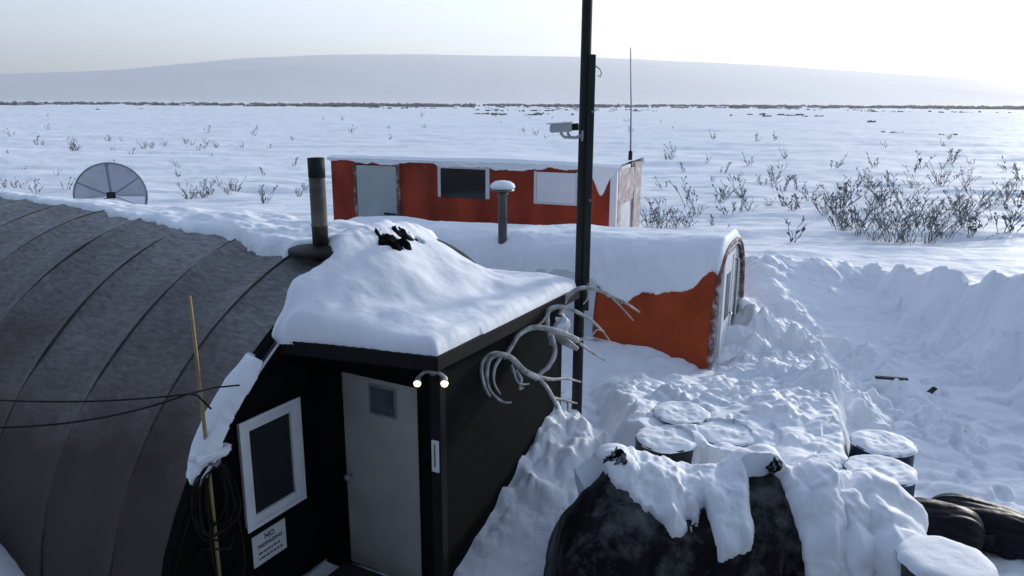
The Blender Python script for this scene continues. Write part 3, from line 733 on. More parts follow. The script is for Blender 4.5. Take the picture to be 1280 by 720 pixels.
# coil of rope hanging at the near end of the wall, wooden stick, cables
coil = thing('rope_coil', 'tangled coil of dull yellow rope hanging at the left end of the black wall', 'rope', HUT_O, HUT_RZ)
g = random.Random(5)
TOP = Vector((0.07, -2.33, 1.45))
for k in range(6):
    wdt = g.uniform(0.08, 0.19); ln = g.uniform(0.55, 1.25); off = g.uniform(-0.08, 0.10); dep = g.uniform(-0.03, 0.09)
    pts = []
    for i in range(25):
        a = 2 * math.pi * i / 24
        yy = math.sin(a) * wdt * (1 - 0.25 * math.cos(a)) + off * (1 - math.cos(a)) / 2
        zz = -(1 - math.cos(a)) / 2 * ln
        pts.append(TOP + Vector((dep + 0.02 * math.sin(3 * a + k), yy, zz + 0.01 * math.sin(5 * a))))
    MB().tube(pts, g.uniform(0.006, 0.009), 6).build('rope_loop', M['rope'], coil, True)
MB().tube([TOP + Vector((0.05, -0.16, -0.63)), TOP + Vector((0.16, 0.0, -0.68)), TOP + Vector((0.08, 0.12, -0.63))], 0.010, 8).build('tie', M['rope'], coil, True)
MB().tube([TOP + Vector((-0.13, -0.02, 0.0)), TOP + Vector((0.10, 0.0, 0.0)), TOP + Vector((0.13, 0.0, 0.05))], 0.015, 8).build('hook', M['metal'], coil, True)
sn = []
gg = np.linspace(0, 2 * math.pi, 40); vv = np.linspace(0, math.pi, 20)
A_, B_ = np.meshgrid(gg, vv, indexing='ij'); rr = 1 + 0.7 * fbm(np.cos(A_) * 1.7 + 3, B_ * 1.5 + np.sin(A_), 95, 3)
sp = np.stack([0.05 + 0.08 * rr * np.sin(B_) * np.cos(A_), -2.29 + 0.15 * rr * np.sin(B_) * np.sin(A_), 1.49 + 0.05 * rr * np.cos(B_)], -1)
grid_mesh('snow_tuft', sp, M['snow'], coil)

stick = thing('wooden_stick', 'thin pale yellow wooden stick standing upright beside the black end wall', 'stick', (-2.30, 5.285, 0.0))
MB().tube([(0.0, 0.0, -0.1), (0.0, 0.0, 1.4), (0.0, -0.01, 1.9), (0.0, -0.035, 2.74)], [0.016, 0.015, 0.015, 0.012], 8).build('stick_shaft', M['bamboo'], stick, True)
cb = at(237, 494, 5.06)
def sagline(p0, p1, sag, n=30):
    return [p0.lerp(p1, i / n) + Vector((0, 0, -4 * sag * (i / n) * (1 - i / n))) for i in range(n + 1)]
e1 = at(300, 483, 5.45)
for (ly, nm, lab, far_y, sg_) in ((503, 'power_cable', 'upper of two black cables running left past the arched roof', 4.65, 0.03), (537, 'power_cable', 'lower sagging one of two black cables running left past the arched roof', 4.6, 0.06)):
    p1 = at(0, ly, far_y); p2 = p1 + (p1 - cb) * 1.6 + Vector((0, 0, 0.5))
    pts = [p2] + sagline(p1, cb, sg_)
    m_ = MB().tube(pts + ([e1 + Vector((-0.15, -0.1, 0.02)), e1] if ly == 503 else [cb + Vector((0.05, 0.02, -0.02)), cb + Vector((0.12, 0.06, -0.14))]), 0.007 if ly == 503 else 0.008, 6)
    tag(m_.build(nm, M['cable'], None, True), lab, 'cable', 'cables running left from the hut')

# ------------------------------------------------------------------ utility pole, security camera, antlers
pole = thing('utility_pole', 'tall dark wooden pole with a plank bolted on, rising at the porch corner', 'pole', (0.735, 8.0, 0.0))
MB().tube([(0, 0, -0.3), (0.0, 0, 2.5), (0.0, 0, 6.5)], [0.060, 0.056, 0.050], 14).build('pole_shaft', M['pole'], pole, True)
MB().box(0.025, 0.095, -0.07, 0.07, 1.9, 4.56).build('plank', M['plank'], pole, False, 0.006)
MB().tube([(0.1, 0, 4.45), (0.145, 0, 4.42), (0.165, 0, 4.38), (0.15, 0, 4.345), (0.125, 0, 4.36)], 0.006, 6).build('hook', M['metal'], pole, True)
for z_ in (2.2, 3.1, 4.0):
    MB().tube([(0.076, -0.085, z_), (0.076, -0.068, z_)], 0.014, 8).build('bolt', M['metal'], pole)
cc = thing('security_camera', 'pale grey security camera on a bracket, pointing left from the dark pole', 'camera', tuple(at(712, 163, 7.85)), R(180 - 8))
cb_ = MB().box(-0.02, 0.20, -0.045, 0.045, -0.01, 0.075); cb_.xf(Matrix.Rotation(R(4), 4, 'Y'))
cb_.build('housing', M['cctv'], cc, False, 0.012)
MB().box(-0.03, 0.235, -0.052, 0.052, 0.079, 0.088).xf(Matrix.Rotation(R(4), 4, 'Y')).build('sunshield', M['cctv'], cc, False, 0.004)
MB().tube([(0.205, 0, 0.02), (0.207, 0, 0.02)], 0.03, 16).build('lens', M['lens'], cc)
MB().box(-0.085, -0.02, -0.038, 0.038, 0.0, 0.07).xf(Matrix.Rotation(R(4), 4, 'Y')).build('rear_cap', M['lens'], cc, False, 0.008)
MB().tube([(0.10, 0, -0.02), (0.06, 0, -0.065), (-0.06, 0, -0.07), (-0.115, 0, -0.045)], 0.016, 8).tube([(0.03, 0, -0.015), (0.0, 0, -0.066)], 0.014, 8).build('bracket', M['cctv'], cc, True)
MB().box(-0.13, -0.11, -0.05, 0.05, -0.10, 0.0).build('mounting_plate', M['metal'], cc, False, 0.003)

def antler(label, lines, group='antlers hung on the porch corner by the pole'):
    p0 = at(*lines[0][0][0]); a = thing('antler', label, 'antlers', tuple(p0), 0, group)
    for k, (pts, r0, r1) in enumerate(lines):
        P_ = [at(*q) - p0 for q in pts]
        # smooth curve through the points (Catmull-Rom)
        Q = [P_[0]] + P_ + [P_[-1]]; S = []
        for i in range(1, len(Q) - 2):
            for s in range(6):
                t_ = s / 6; a0, a1, a2, a3 = Q[i - 1], Q[i], Q[i + 1], Q[i + 2]
                S.append(0.5 * (2 * a1 + (a2 - a0) * t_ + (2 * a0 - 5 * a1 + 4 * a2 - a3) * t_ ** 2 + (-a0 + 3 * a1 - 3 * a2 + a3) * t_ ** 3))
        S.append(P_[-1])
        rad = [1.2 * r0 + (1.1 * r1 - 1.2 * r0) * (i / (len(S) - 1)) ** 1.2 for i in range(len(S))]
        MB().tube(S, rad, 8).build('beam' if k == 0 else 'tine', M['bone'], a, True)
antler('grey antler sweeping low over the porch wall with curled looped tines at its left tip',
       [([(722, 425, 7.05), (700, 415, 6.95), (670, 409, 6.85), (650, 417, 6.75), (640, 432, 6.65), (632, 446, 6.55)], 0.026, 0.018),
        ([(632, 446, 6.5), (620, 442, 6.4), (606, 448, 6.3), (602, 462, 6.25), (606, 482, 6.2), (613, 496, 6.2)], 0.022, 0.010),
        ([(672, 472, 6.6), (655, 463, 6.5), (640, 448, 6.42), (625, 443, 6.36), (612, 450, 6.3), (609, 470, 6.26), (613, 488, 6.24), (628, 502, 6.24), (640, 503, 6.26)], 0.026, 0.007),
        ([(626, 447, 6.36), (619, 460, 6.3), (618, 478, 6.28), (626, 493, 6.28)], 0.014, 0.006),
        ([(645, 463, 6.45), (652, 474, 6.42), (650, 486, 6.42), (655, 484, 6.45)], 0.014, 0.006),
        ([(640, 455, 6.45), (648, 478, 6.4), (662, 480, 6.42)], 0.012, 0.006)])
antler('grey antler forking downward in front of the pole with long straight tines',
       [([(690, 420, 6.95), (694, 440, 6.85), (686, 458, 6.75), (674, 470, 6.65), (684, 484, 6.68), (692, 498, 6.7), (697, 510, 6.72)], 0.020, 0.016),
        ([(674, 471, 6.65), (690, 474, 6.75), (708, 473, 6.9), (726, 477, 7.05)], 0.017, 0.007),
        ([(690, 497, 6.7), (705, 500, 6.8), (722, 504, 6.9)], 0.016, 0.006),
        ([(710, 501, 6.83), (711, 514, 6.83)], 0.010, 0.005)])
antler('pale antler arching highest across the pole toward the orange cabin',
       [([(700, 392, 7.55), (708, 372, 7.5), (722, 361, 7.45), (738, 360, 7.42), (760, 367, 7.4), (785, 380, 7.35), (800, 390, 7.3)], 0.024, 0.008),
        ([(762, 368, 7.4), (778, 385, 7.36), (792, 400, 7.35)], 0.010, 0.004),
        ([(735, 360, 7.42), (735, 372, 7.4), (729, 380, 7.4)], 0.012, 0.005)])
antler('pale antler curving below the highest one with thin dark tips beside the pole',
       [([(690, 430, 7.1), (684, 405, 7.1), (686, 388, 7.1), (700, 383, 7.1), (718, 388, 7.12), (738, 399, 7.15)], 0.024, 0.014),
        ([(738, 399, 7.15), (752, 412, 7.2), (764, 428, 7.25)], 0.013, 0.004),
        ([(722, 425, 7.05), (738, 422, 7.1), (752, 425, 7.15), (768, 428, 7.2)], 0.014, 0.005),
        ([(724, 428, 7.05), (740, 440, 7.1), (760, 452, 7.15)], 0.013, 0.004),
        ([(686, 390, 7.1), (676, 404, 7.0), (660, 412, 6.9), (640, 418, 6.85)], 0.012, 0.005),
        ([(738, 422, 7.1), (746, 412, 7.1), (756, 414, 7.12)], 0.009, 0.004)])
# snow-caked skull plate where the antlers meet
skl = thing('antler_skull', 'snow caked skull plate where the antlers meet at the porch corner', 'skull', tuple(at(702, 408, 7.2)))
A_, B_ = np.meshgrid(np.linspace(0, 2 * math.pi, 48), np.linspace(0, math.pi, 24), indexing='ij')
rr = 1 + 1.1 * fbm(np.cos(A_) * 1.4 + B_, np.sin(A_) * 1.4 + B_ * 1.2, 97, 3)
grid_mesh('snow_crust', np.stack([0.10 * rr * np.sin(B_) * np.cos(A_), 0.07 * rr * np.sin(B_) * np.sin(A_), 0.08 * rr * np.cos(B_)], -1), M['snow'], skl)
MB().tube([(-0.10, 0, -0.02), (0.02, -0.05, -0.13), (0.16, -0.10, -0.20)], [0.035, 0.045, 0.022], 12).build('skull_bone', M['bone'], skl, True)

# ------------------------------------------------------------------ orange rounded cabin
cab = thing('orange_cabin', 'orange canvas cabin with rounded snowy roof and white arched front', 'cabin', CAB_O, CAB_RZ)
CW, CH, CL, CN = 1.30, 1.98, 7.4, 3.0
def csec(p):
    c, s = math.cos(p), math.sin(p)
    return (-CW * abs(c) ** (2 / CN) * (1 if c > 0 else -1) if abs(c) > 1e-9 else 0.0, CH * abs(s) ** (2 / CN))
ph = np.linspace(0.0, math.pi, 73)
sec = [csec(p) for p in ph]
xs = np.concatenate([np.linspace(-CL, -0.02, 90)])
P = np.array([[(x_, y_ * (1 + 0.012 * math.sin(x_ * 2.1 + z_)), z_) for (y_, z_) in sec] for x_ in xs])
wr = 0.02 * fbm(P[..., 0] * 1.2, P[..., 2] * 1.5, 101, 3)
P[..., 1] += wr * np.sign(P[..., 1]); P[..., 2] *= 1 + 0.021 * P[..., 0]
grid_mesh('canvas_shell', P, M['orange'], cab, label='orange canvas side')
# pale canvas panel on the left part of the side, set 2 cm outside the shell
k0 = 8
P2 = np.array([[(x_, y_ * 1.018 - 0.012, z_ * 1.01 * (1 + 0.021 * x_)) for (y_, z_) in sec[:24]] for x_ in np.linspace(-CL, -1.80, 40)])
grid_mesh('pale_side_panel', P2, M['canvas'], cab, label='pale grey canvas panel on the cabin side')
MB().prism([(y_ * 0.985, z_ * 0.985) for (y_, z_) in sec], 'x', -0.10, -0.03).build('front_wall', M['white_wall'], cab)
MB().tube([(0.01, y_, z_) for (y_, z_) in sec], 0.045, 8).build('arch_trim', M['trim_brown'], cab, True)
# front: q runs from the near edge (-1.25) to the far edge
fd = MB().box(-0.028, 0.02, -0.62, 0.06, 0.0, 1.78).build('front_door', M['white_vinyl'], cab, False, 0.01)
MB().box(0.022, 0.03, -0.40, -0.10, 0.82, 1.55).build('pane', M['grey_glass'], fd)
MB().tube([(0.02, -0.02, 0.85), (0.07, -0.02, 0.85), (0.07, -0.10, 0.85)], 0.012, 8).build('handle', M['metal'], fd)
MB().box(-0.028, 0.035, -0.70, -0.625, 0.0, 1.85).box(-0.028, 0.035, 0.065, 0.14, 0.0, 1.85).box(-0.028, 0.033, -0.625, 0.065, 1.785, 1.85).build('door_frame', M['white_vinyl'], cab, False, 0.006)
wn = MB().prism([(0.24, 0.55), (0.24, 1.58), (0.55, 1.62), (0.90, 1.52), (1.08, 1.2), (1.12, 0.55)], 'x', -0.028, 0.012).build('front_window', M['dark_glass'], cab)
MB().box(0.012, 0.03, 0.20, 0.245, 0.5, 1.66).box(0.012, 0.03, 0.62, 0.66, 0.55, 1.6).build('window_bar', M['canvas'], wn)
MB().box(-0.028, 0.012, -1.12, -0.86, 0.3, 1.3).build('side_light', M['dark_glass'], cab)
# roof snow
def cabin_snow():
    xs = np.arange(-CL - 0.05, 0.06, 0.022); n = 150
    ph = np.linspace(0.30, 2.75, n)
    sc = np.array([csec(p) for p in ph])
    # arc-length parameter
    U = np.repeat(xs[:, None], n, 1); Yc = np.repeat(sc[None, :, 0], len(xs), 0); Zc = np.repeat(sc[None, :, 1], len(xs), 0)
    zlow = 1.40 + 0.16 * fbm(U * 1.3, U * 0, 111, 4) + 0.22 * np.exp(-((U + 0.12) / 0.14) ** 2) - 0.20 * np.exp(-((U + 1.45) / 0.28) ** 2) - 0.30 * sm(-U, 1.9, 2.2)
    d = np.where(Yc < 0, Zc - zlow + 0.05 * fbm(U / 0.15, Zc / 0.12, 112, 3), Zc - 1.2)
    d = np.minimum(d, (0.0 - U + 0.02) * 1.5)
    e = np.sqrt(np.clip(1 - (1 - np.clip(d / 0.10, 0, 1)) ** 2, 0, 1))
    mound = 0.05 * np.exp(-((U + 6.6) / 0.6) ** 2) * sm(Zc, 1.6, 1.95)
    T = (0.05 + 0.09 * sm(Zc, 1.5, 1.95) + 0.05 * fbm(U / 0.9, Yc / 0.5, 113, 3) + 0.012 * fbm(U / 0.12, Yc / 0.12, 114, 3)) * e + mound
    T = np.where(d > 0, np.maximum(T, 0.015), -0.06)
    B = np.stack([U, Yc, Zc * (1 + 0.021 * U)], -1)
    N = normals_of(B); N *= np.sign(N[..., 2:3] + 1e-6)
    grid_mesh('roof_snow', B + N * T[..., None], M['snow'], cab, d > 0, label='smooth snow over the cabin roof')
cabin_snow()
# vent pipe through the cabin roof
vx, vy = loc2(*at(628, 325, 12.55).xy, CAB_O, CAB_RZ)
vp = MB().lathe([(0.075, 1.5), (0.075, 2.60), (0.09, 2.605), (0.09, 2.63), (0.07, 2.64)], 20, vx, vy).build('vent_pipe', M['galv'], cab, True)
MB().lathe([(0.19, 2.66), (0.20, 2.68), (0.06, 2.74)], 24, vx, vy).build('vent_cap', M['galv'], vp, True)
MB().lathe([(0.195, 2.705), (0.21, 2.735), (0.19, 2.78), (0.13, 2.82), (0.05, 2.835)], 28, vx, vy).build('snow_cap', M['snow'], vp, True)

# ------------------------------------------------------------------ red trailer
tra = thing('red_trailer', 'long faded red trailer cabin with snow along its roof edge', 'trailer', TRA_O, TRA_RZ)
TL, TW, TZ0, TZ1 = 6.75, 2.4, 0.35, 2.80
MB().box(-TL, -0.14, 0, TW, TZ0, TZ1).build('body', M['red'], tra, False, 0.02)
MB().box(-0.14, 0.0, -0.02, 0.10, TZ0, TZ1 + 0.02).build('corner_post', M['white_panel'], tra, False, 0.01)
ew = MB().box(-0.14, -0.05, 0.10, TW, TZ0, TZ1).build('end_wall', M['white_wall'], tra)
MB().box(-0.05, 0.0, 0.16, 0.42, TZ0, TZ1).box(-0.05, 0.0, TW - 0.75, TW, TZ0, TZ1).build('stud', M['pink_wood'], tra, False, 0.01)
for za, zb in ((2.02, 2.72), (0.6, 1.1)): MB().box(-0.048, -0.01, 0.42, TW - 0.75, za, zb).build('end_board', M['pink_wood'], tra, False, 0.01)
td = MB().box(-6.05, -5.02, -0.035, 0.0, 0.62, 2.68).build('door', M['door_grey'], tra, False, 0.008)
MB().tube([(-5.32, -0.09, 1.62), (-5.02, -0.09, 1.60)], 0.028, 8).tube([(-5.08, -0.04, 1.61), (-5.08, -0.09, 1.61)], 0.02, 8).build('handle', M['soot'], td)
MB().box(-6.13, -6.055, -0.05, 0.0, 0.5, 2.72).box(-5.015, -4.93, -0.05, 0.0, 0.5, 2.72).build('door_frame', M['trim_brown'], tra, False, 0.006)
w1 = MB().box(-3.92, -2.86, -0.02, 0.0, 2.06, 2.68).build('dark_window', M['dark_glass'], tra)
MB().box(-3.99, -3.925, -0.03, 0.0, 2.06, 2.74).box(-2.855, -2.77, -0.03, 0.0, 2.06, 2.74).box(-3.925, -2.855, -0.03, 0.0, 2.685, 2.74).build('window_frame', M['canvas'], w1)
w2 = MB().box(-1.70, -0.86, -0.025, 0.0, 2.06, 2.68).build('white_window_panel', M['white_panel'], tra)
MB().box(-1.76, -1.705, -0.03, 0.0, 2.02, 2.70).box(-0.855, -0.80, -0.03, 0.0, 2.02, 2.70).box(-1.705, -0.855, -0.03, 0.0, 2.02, 2.055).build('window_frame', M['canvas'], w2)
MB().box(-TL, -0.2, -0.045, -0.005, 0.30, 0.42).build('skirt_board', M['soot'], tra)
def trailer_snow():
    xs = np.arange(-TL - 0.05, 0.06, 0.022)
    # profile across: lip hanging on the near wall, rounded edge, top, far edge
    vv = np.linspace(0, 1, 90)
    U, V = np.meshgrid(xs, vv, indexing='ij')
    hang = 0.07 + 0.10 * fbm(U * 0.8, U * 0, 121, 3) + 0.06 * fbm(U * 5, U * 0, 122, 3) + 0.45 * np.exp(-((U + 0.32) / 0.14) ** 2) - 0.10 * np.exp(-((U + 4.3) / 0.35) ** 2)
    hang += 0.06 * np.exp(-((U + 5.0) / 0.7) ** 2)
    hang = np.clip(hang, 0.02, 0.7)
    th = 0.10 + 0.06 * fbm(U / 1.5, V * 2, 123, 3)
    a = sm(V, 0, 0.35); z_face = TZ1 + th * 0.4 - (1 - a) * (hang + th * 0.4)
    t2 = np.clip((V - 0.35) / 0.65, 0, 1)
    lip = 0.05 * np.sqrt(np.clip(V / 0.06, 0, 1)) + 0.02 * fbm(U / 0.2, V / 0.08, 124, 3)
    Yf = np.where(V < 0.35, -0.008 - lip, -0.05 - 0.0 + t2 * (TW + 0.1) - 0.02 * (1 - t2) * 0)
    Zf = np.where(V < 0.35, z_face, TZ1 + th * (0.4 + 0.6 * sm(t2, 0, 0.10)) * (1 - sm(t2, 0.93, 1.0)) - 0.05 * sm(t2, 0.97, 1))
    grid_mesh('roof_snow', np.stack([U, Yf, Zf], -1), M['snow'], tra, label='snow along the trailer roof edge')
trailer_snow()
an = thing('whip_antenna', 'tall thin whip antenna rising from the end of the red trailer roof', 'antenna', tuple(at(787, 201, 16.7)))
MB().tube([(0, 0, -0.25), (0, 0, 0.22)], 0.045, 10).build('antenna_base', M['soot'], an, True)
MB().tube([(0, 0, 0.2), (-0.03, 0, 1.2), (-0.09, 0, 2.36)], [0.018, 0.015, 0.010], 6).build('whip', M['dish_dark'], an, True)

# ------------------------------------------------------------------ satellite dish
dish = thing('satellite_dish', 'large round grey satellite dish facing the hut, its rim half hidden by the roof', 'satellite dish', (-11.62, 22.0, 0.22), R(28)); dish.scale = (0.9, 0.9, 0.9)
tilt = Matrix.Translation((0, 0, 1.30)) @ Matrix.Rotation(R(-8), 4, 'X')
rr_ = np.linspace(0, 1.04, 24); aa = np.linspace(0, 2 * math.pi, 65)
A_, B_ = np.meshgrid(aa, rr_, indexing='ij')
D = np.stack([B_ * np.cos(A_), 0.30 - 0.0 - 0.30 * (B_ / 1.04) ** 2, B_ * np.sin(A_)], -1)
def tf(Pn, Mx):
    A4 = np.array(Mx); return Pn @ A4[:3, :3].T + A4[:3, 3]
grid_mesh('reflector', tf(D, tilt), M['dish'], dish)
MB().tube([tilt @ Vector((1.045 * math.cos(a), 0.0, 1.045 * math.sin(a))) for a in np.linspace(0, 2 * math.pi, 61)], 0.028, 6).build('rim', M['dish_dark'], dish, True)
for k in range(6):
    a = 2 * math.pi * (k + 0.5) / 6 + 0.05
    MB().tube([tilt @ Vector((r_ * math.cos(a), 0.29 - 0.30 * (r_ / 1.04) ** 2, r_ * math.sin(a))) for r_ in np.linspace(0.08, 1.03, 8)], 0.014, 5).build('panel_rib', M['dish_dark'], dish, True)
for a in (R(205), R(335), R(90)):
    MB().tube([tilt @ Vector((1.0 * math.cos(a), 0.02, 1.0 * math.sin(a))), tilt @ Vector((0.03, -0.55, 0.0))], 0.016, 6).build('feed_strut', M['dish_dark'], dish, True)
MB().box(-0.13, 0.13, -0.75, -0.5, -0.10, 0.10).xf(tilt).build('feed_horn', M['soot'], dish, False, 0.02)
MB().tube([(0, 0.35, -0.6), (0, 0.35, 1.3)], 0.07, 10).build('mast', M['galv'], dish, True)
# snow lodged in the lower half of the bowl
A_, B_ = np.meshgrid(np.linspace(math.pi * 1.02, math.pi * 1.98, 50), np.linspace(0.0, 1.0, 20), indexing='ij')
xx = 0.99 * np.cos(A_) * B_; zz = 0.99 * np.sin(A_) * B_ - 0.0
bow = 0.30 - 0.30 * (np.hypot(xx, zz) / 1.04) ** 2
grid_mesh('bowl_snow', tf(np.stack([xx, bow - 0.05 - 0.10 * sm(-zz, 0, 0.9) + 0.03 * fbm(xx * 3, zz * 3, 131, 3), zz + 0.1 * fbm(xx * 2, xx * 0, 132, 3) * (B_ < 0.2)], -1), tilt), M['snow'], dish)

# ------------------------------------------------------------------ drums
def drum(i, x, y, top, mt, label):
    t_ = thing('steel_drum', label, 'drum', (x, y, top - 0.90), rng.uniform(0, 6), 'fuel drums standing in the snow')
    prof = [(0.27, 0.0), (0.29, 0.005), (0.29, 0.02), (0.283, 0.03), (0.283, 0.28), (0.294, 0.295), (0.294, 0.305), (0.283, 0.32), (0.283, 0.57), (0.294, 0.585), (0.294, 0.595), (0.283, 0.61), (0.283, 0.86), (0.291, 0.87), (0.291, 0.885), (0.28, 0.885), (0.277, 0.865)]
    MB().lathe(prof, 48).build('drum_body', M[mt], t_, True)
    MB().lathe([(0.05, 0.855), (0.276, 0.857), (0.276, 0.868), (0.05, 0.87)], 40).build('lid', M['drum_lid'], t_, True)
    A_, B_ = np.meshgrid(np.linspace(0, 2 * math.pi, 73), np.linspace(0.0, 1.0, 28), indexing='ij')
    th_ = 0.035 if i != 5 else 0.06
    rr = B_ * (0.300 + 0.030 * fbm(np.cos(A_) * 2.5 + i * 3, np.sin(A_) * 2, 141, 3) + (0.012 if i == 5 else 0.0))
    zz = 0.872 + th_ * np.sqrt(np.clip(1 - B_ ** 8, 0, 1)) + (0.014 if i == 5 else 0.035) * fbm(rr * np.cos(A_) * 6 + i * 3, rr * np.sin(A_) * 6, 142, 3) * (1 - B_ ** 6) * (1.0 if i != 5 else 0.4)
    grid_mesh('snow_cap', np.stack([rr * np.cos(A_), rr * np.sin(A_), zz], -1), M['snow'], t_)
for i, (x_, y_, z_, mt, lab) in enumerate(DRUMS): drum(i, x_, y_, z_, mt, lab)

# ------------------------------------------------------------------ tarpaulin covered stack
stack = thing('covered_stack', 'black tarpaulin tied over a stack, heaped with snow, in front of the drums', 'covered stack', (0.5, 5.2, 0.0))
def tarp():
    us = np.linspace(0.24, 3.12, 230)
    kx = [0.24, 0.42, 0.57, 0.84, 1.0, 1.35, 1.75, 2.0, 2.10, 2.25, 2.5, 2.9, 3.05, 3.12]
    zr = np.interp(us, kx, [-0.05, 0.78, 1.00, 1.20, 1.12, 1.06, 1.10, 1.17, 1.20, 1.02, 0.92, 0.85, 0.78, 0.1])
    zs = np.interp(us, kx, [-0.08, 0.62, 0.87, 0.96, 0.94, 0.88, 0.86, 0.90, 0.98, 0.84, 0.76, 0.70, 0.5, 0.05])
    yr = np.interp(us, kx, [5.3, 5.45, 5.55, 5.68, 5.65, 5.6, 5.6, 5.6, 5.6, 5.6, 5.62, 5.62, 5.6, 5.5])
    yf = np.interp(us, kx, [5.25, 5.12, 5.08, 5.08, 5.10, 5.12, 5.10, 5.12, 5.22, 5.12, 5.10, 5.08, 5.1, 5.3])
    prof = []
    tt = np.linspace(0, 1, 140)
    for i in range(len(us)):
        yk = [6.3, 6.2, yr[i] + 0.22, yr[i], (yr[i] + yf[i]) / 2, yf[i], yf[i] - 0.08, yf[i] - 0.20, yf[i] - 0.30]
        zk = [-0.1, min(0.5, zr[i] * 0.5), zr[i] - 0.06, zr[i], (zr[i] * 0.5 + zs[i] * 0.5) + 0.02, zs[i], zs[i] * 0.75, zs[i] * 0.35, -0.05]
        tk_ = [0, 0.12, 0.28, 0.38, 0.5, 0.62, 0.72, 0.86, 1]
        prof.append(np.stack([np.full(140, us[i]), np.interp(tt, tk_, yk), np.interp(tt, tk_, zk)], -1))
    P = np.array(prof)
    for _ in range(6):
        Q = P.copy(); Q[:, 1:-1] = (P[:, :-2] + 2 * P[:, 1:-1] + P[:, 2:]) / 4; P = Q
    for _ in range(3):
        Q = P.copy(); Q[1:-1] = (P[:-2] + 2 * P[1:-1] + P[2:]) / 4; P = Q
    U, T = np.meshgrid(us, tt, indexing='ij')
    N = normals_of(P); N *= np.where(N[..., 1:2] * -1 + N[..., 2:3] * 0.6 + 0 * N[..., 1:2] < 0, -1, 1) if False else 1
    if N[115, 53, 2] < 0: N = -N
    fold = 0.035 * fbm(U * 5, T * 3, 151, 4) + 0.05 * sm(T, 0.55, 0.8) * fbm(U * 7 + T * 2, T * 1.2, 152, 3) + 0.015 * fbm(U * 14 + T * 9, T * 8, 153, 3)
    P = P + N * fold[..., None]
    return us, tt, P, N, U, T
us, tt, TP, TN, TU, TT = tarp()
off = np.array([0.5, 5.2, 0.0])
grid_mesh('tarpaulin', TP - off, M['tarp'], stack)
def tarp_snow():
    X_, Z_ = TP[..., 0], TP[..., 2]
    zl = np.interp(X_, [0.3, 0.70, 0.80, 0.92, 1.05, 1.18, 1.22, 1.38, 1.53, 1.56, 1.66, 1.80, 1.86, 1.92, 2.16, 2.22, 2.30, 2.40, 3.2],
                   [2, 2, 1.16, 1.12, 1.02, 0.90, 0.84, 0.90, 0.97, 0.78, 0.74, 0.78, 0.95, 1.22, 1.24, 0.6, 0.2, -0.1, -0.1])
    d = np.where(TT > 0.37, Z_ - zl, np.where((X_ > 0.62), 0.5, -0.1)) + 0.12 * fbm(X_ / 0.22, TT / 0.10, 161, 4)
    d = np.where((TT > 0.30) & (TT <= 0.40) & (X_ < 0.78), -0.1, d)
    e = np.sqrt(np.clip(1 - (1 - np.clip(d / 0.17, 0, 1)) ** 2, 0, 1))
    big = sm(X_, 2.15, 2.45)
    lump = 0.10 * fbm(X_ / 0.1, TT / 0.06, 163, 3)
    g_ = np.random.default_rng(77)
    for _ in range(46):
        qx, qt, qr = g_.uniform(2.15, 3.05), g_.uniform(0.35, 0.95), g_.uniform(0.08, 0.24)
        c_ = TP[int(np.argmin(np.abs(us - qx))), int(qt * 139)]
        dd_ = np.linalg.norm(TP - c_, axis=2) / qr * (1 + 0.75 * fbm(X_ / 0.12 + qx * 3, TT / 0.07, 165, 2))
        lump = np.maximum(lump, qr * 0.55 * np.clip(1 - dd_ ** 2, 0, 1) ** 0.7)
    th_ = 0.095 + 0.06 * sm(0.52 - TT, 0, 0.2) + 0.11 * fbm(X_ / 0.25, TT / 0.12, 164, 4) + big * (0.09 + lump) + 0.02 * big
    th_ = np.where(d > 0, 0.012 + np.clip(th_, 0.02, None) * e, -0.05)
    N = TN.copy(); N[..., 2] += 0.25; N /= np.linalg.norm(N, axis=2, keepdims=True)
    grid_mesh('snow_layer', TP + N * th_[..., None] - off, M['snow'], stack, d > 0, label='snow lying over the tarpaulin')
tarp_snow()
# bunched knots of cloth at the two high points
for (kx_, ky_, kz_, sc_) in ((0.86, 5.66, 1.27, 1.0), (2.12, 5.60, 1.25, 1.0)):
    A_, B_ = np.meshgrid(np.linspace(0, 2 * math.pi, 40), np.linspace(0, math.pi, 20), indexing='ij')
    rr = 0.9 + 1.5 * fbm(np.cos(A_) * 1.6 + kx_ * 7 + B_, np.sin(A_) * 1.6 + B_ * 1.4, 171, 3)
    grid_mesh('knot', np.stack([kx_ - 0.5 + 0.075 * rr * np.sin(B_) * np.cos(A_), ky_ - 5.2 + 0.06 * rr * np.sin(B_) * np.sin(A_), kz_ + 0.055 * rr * np.cos(B_) * (1 + 0.35 * np.cos(B_))], -1), M['knot'], stack)

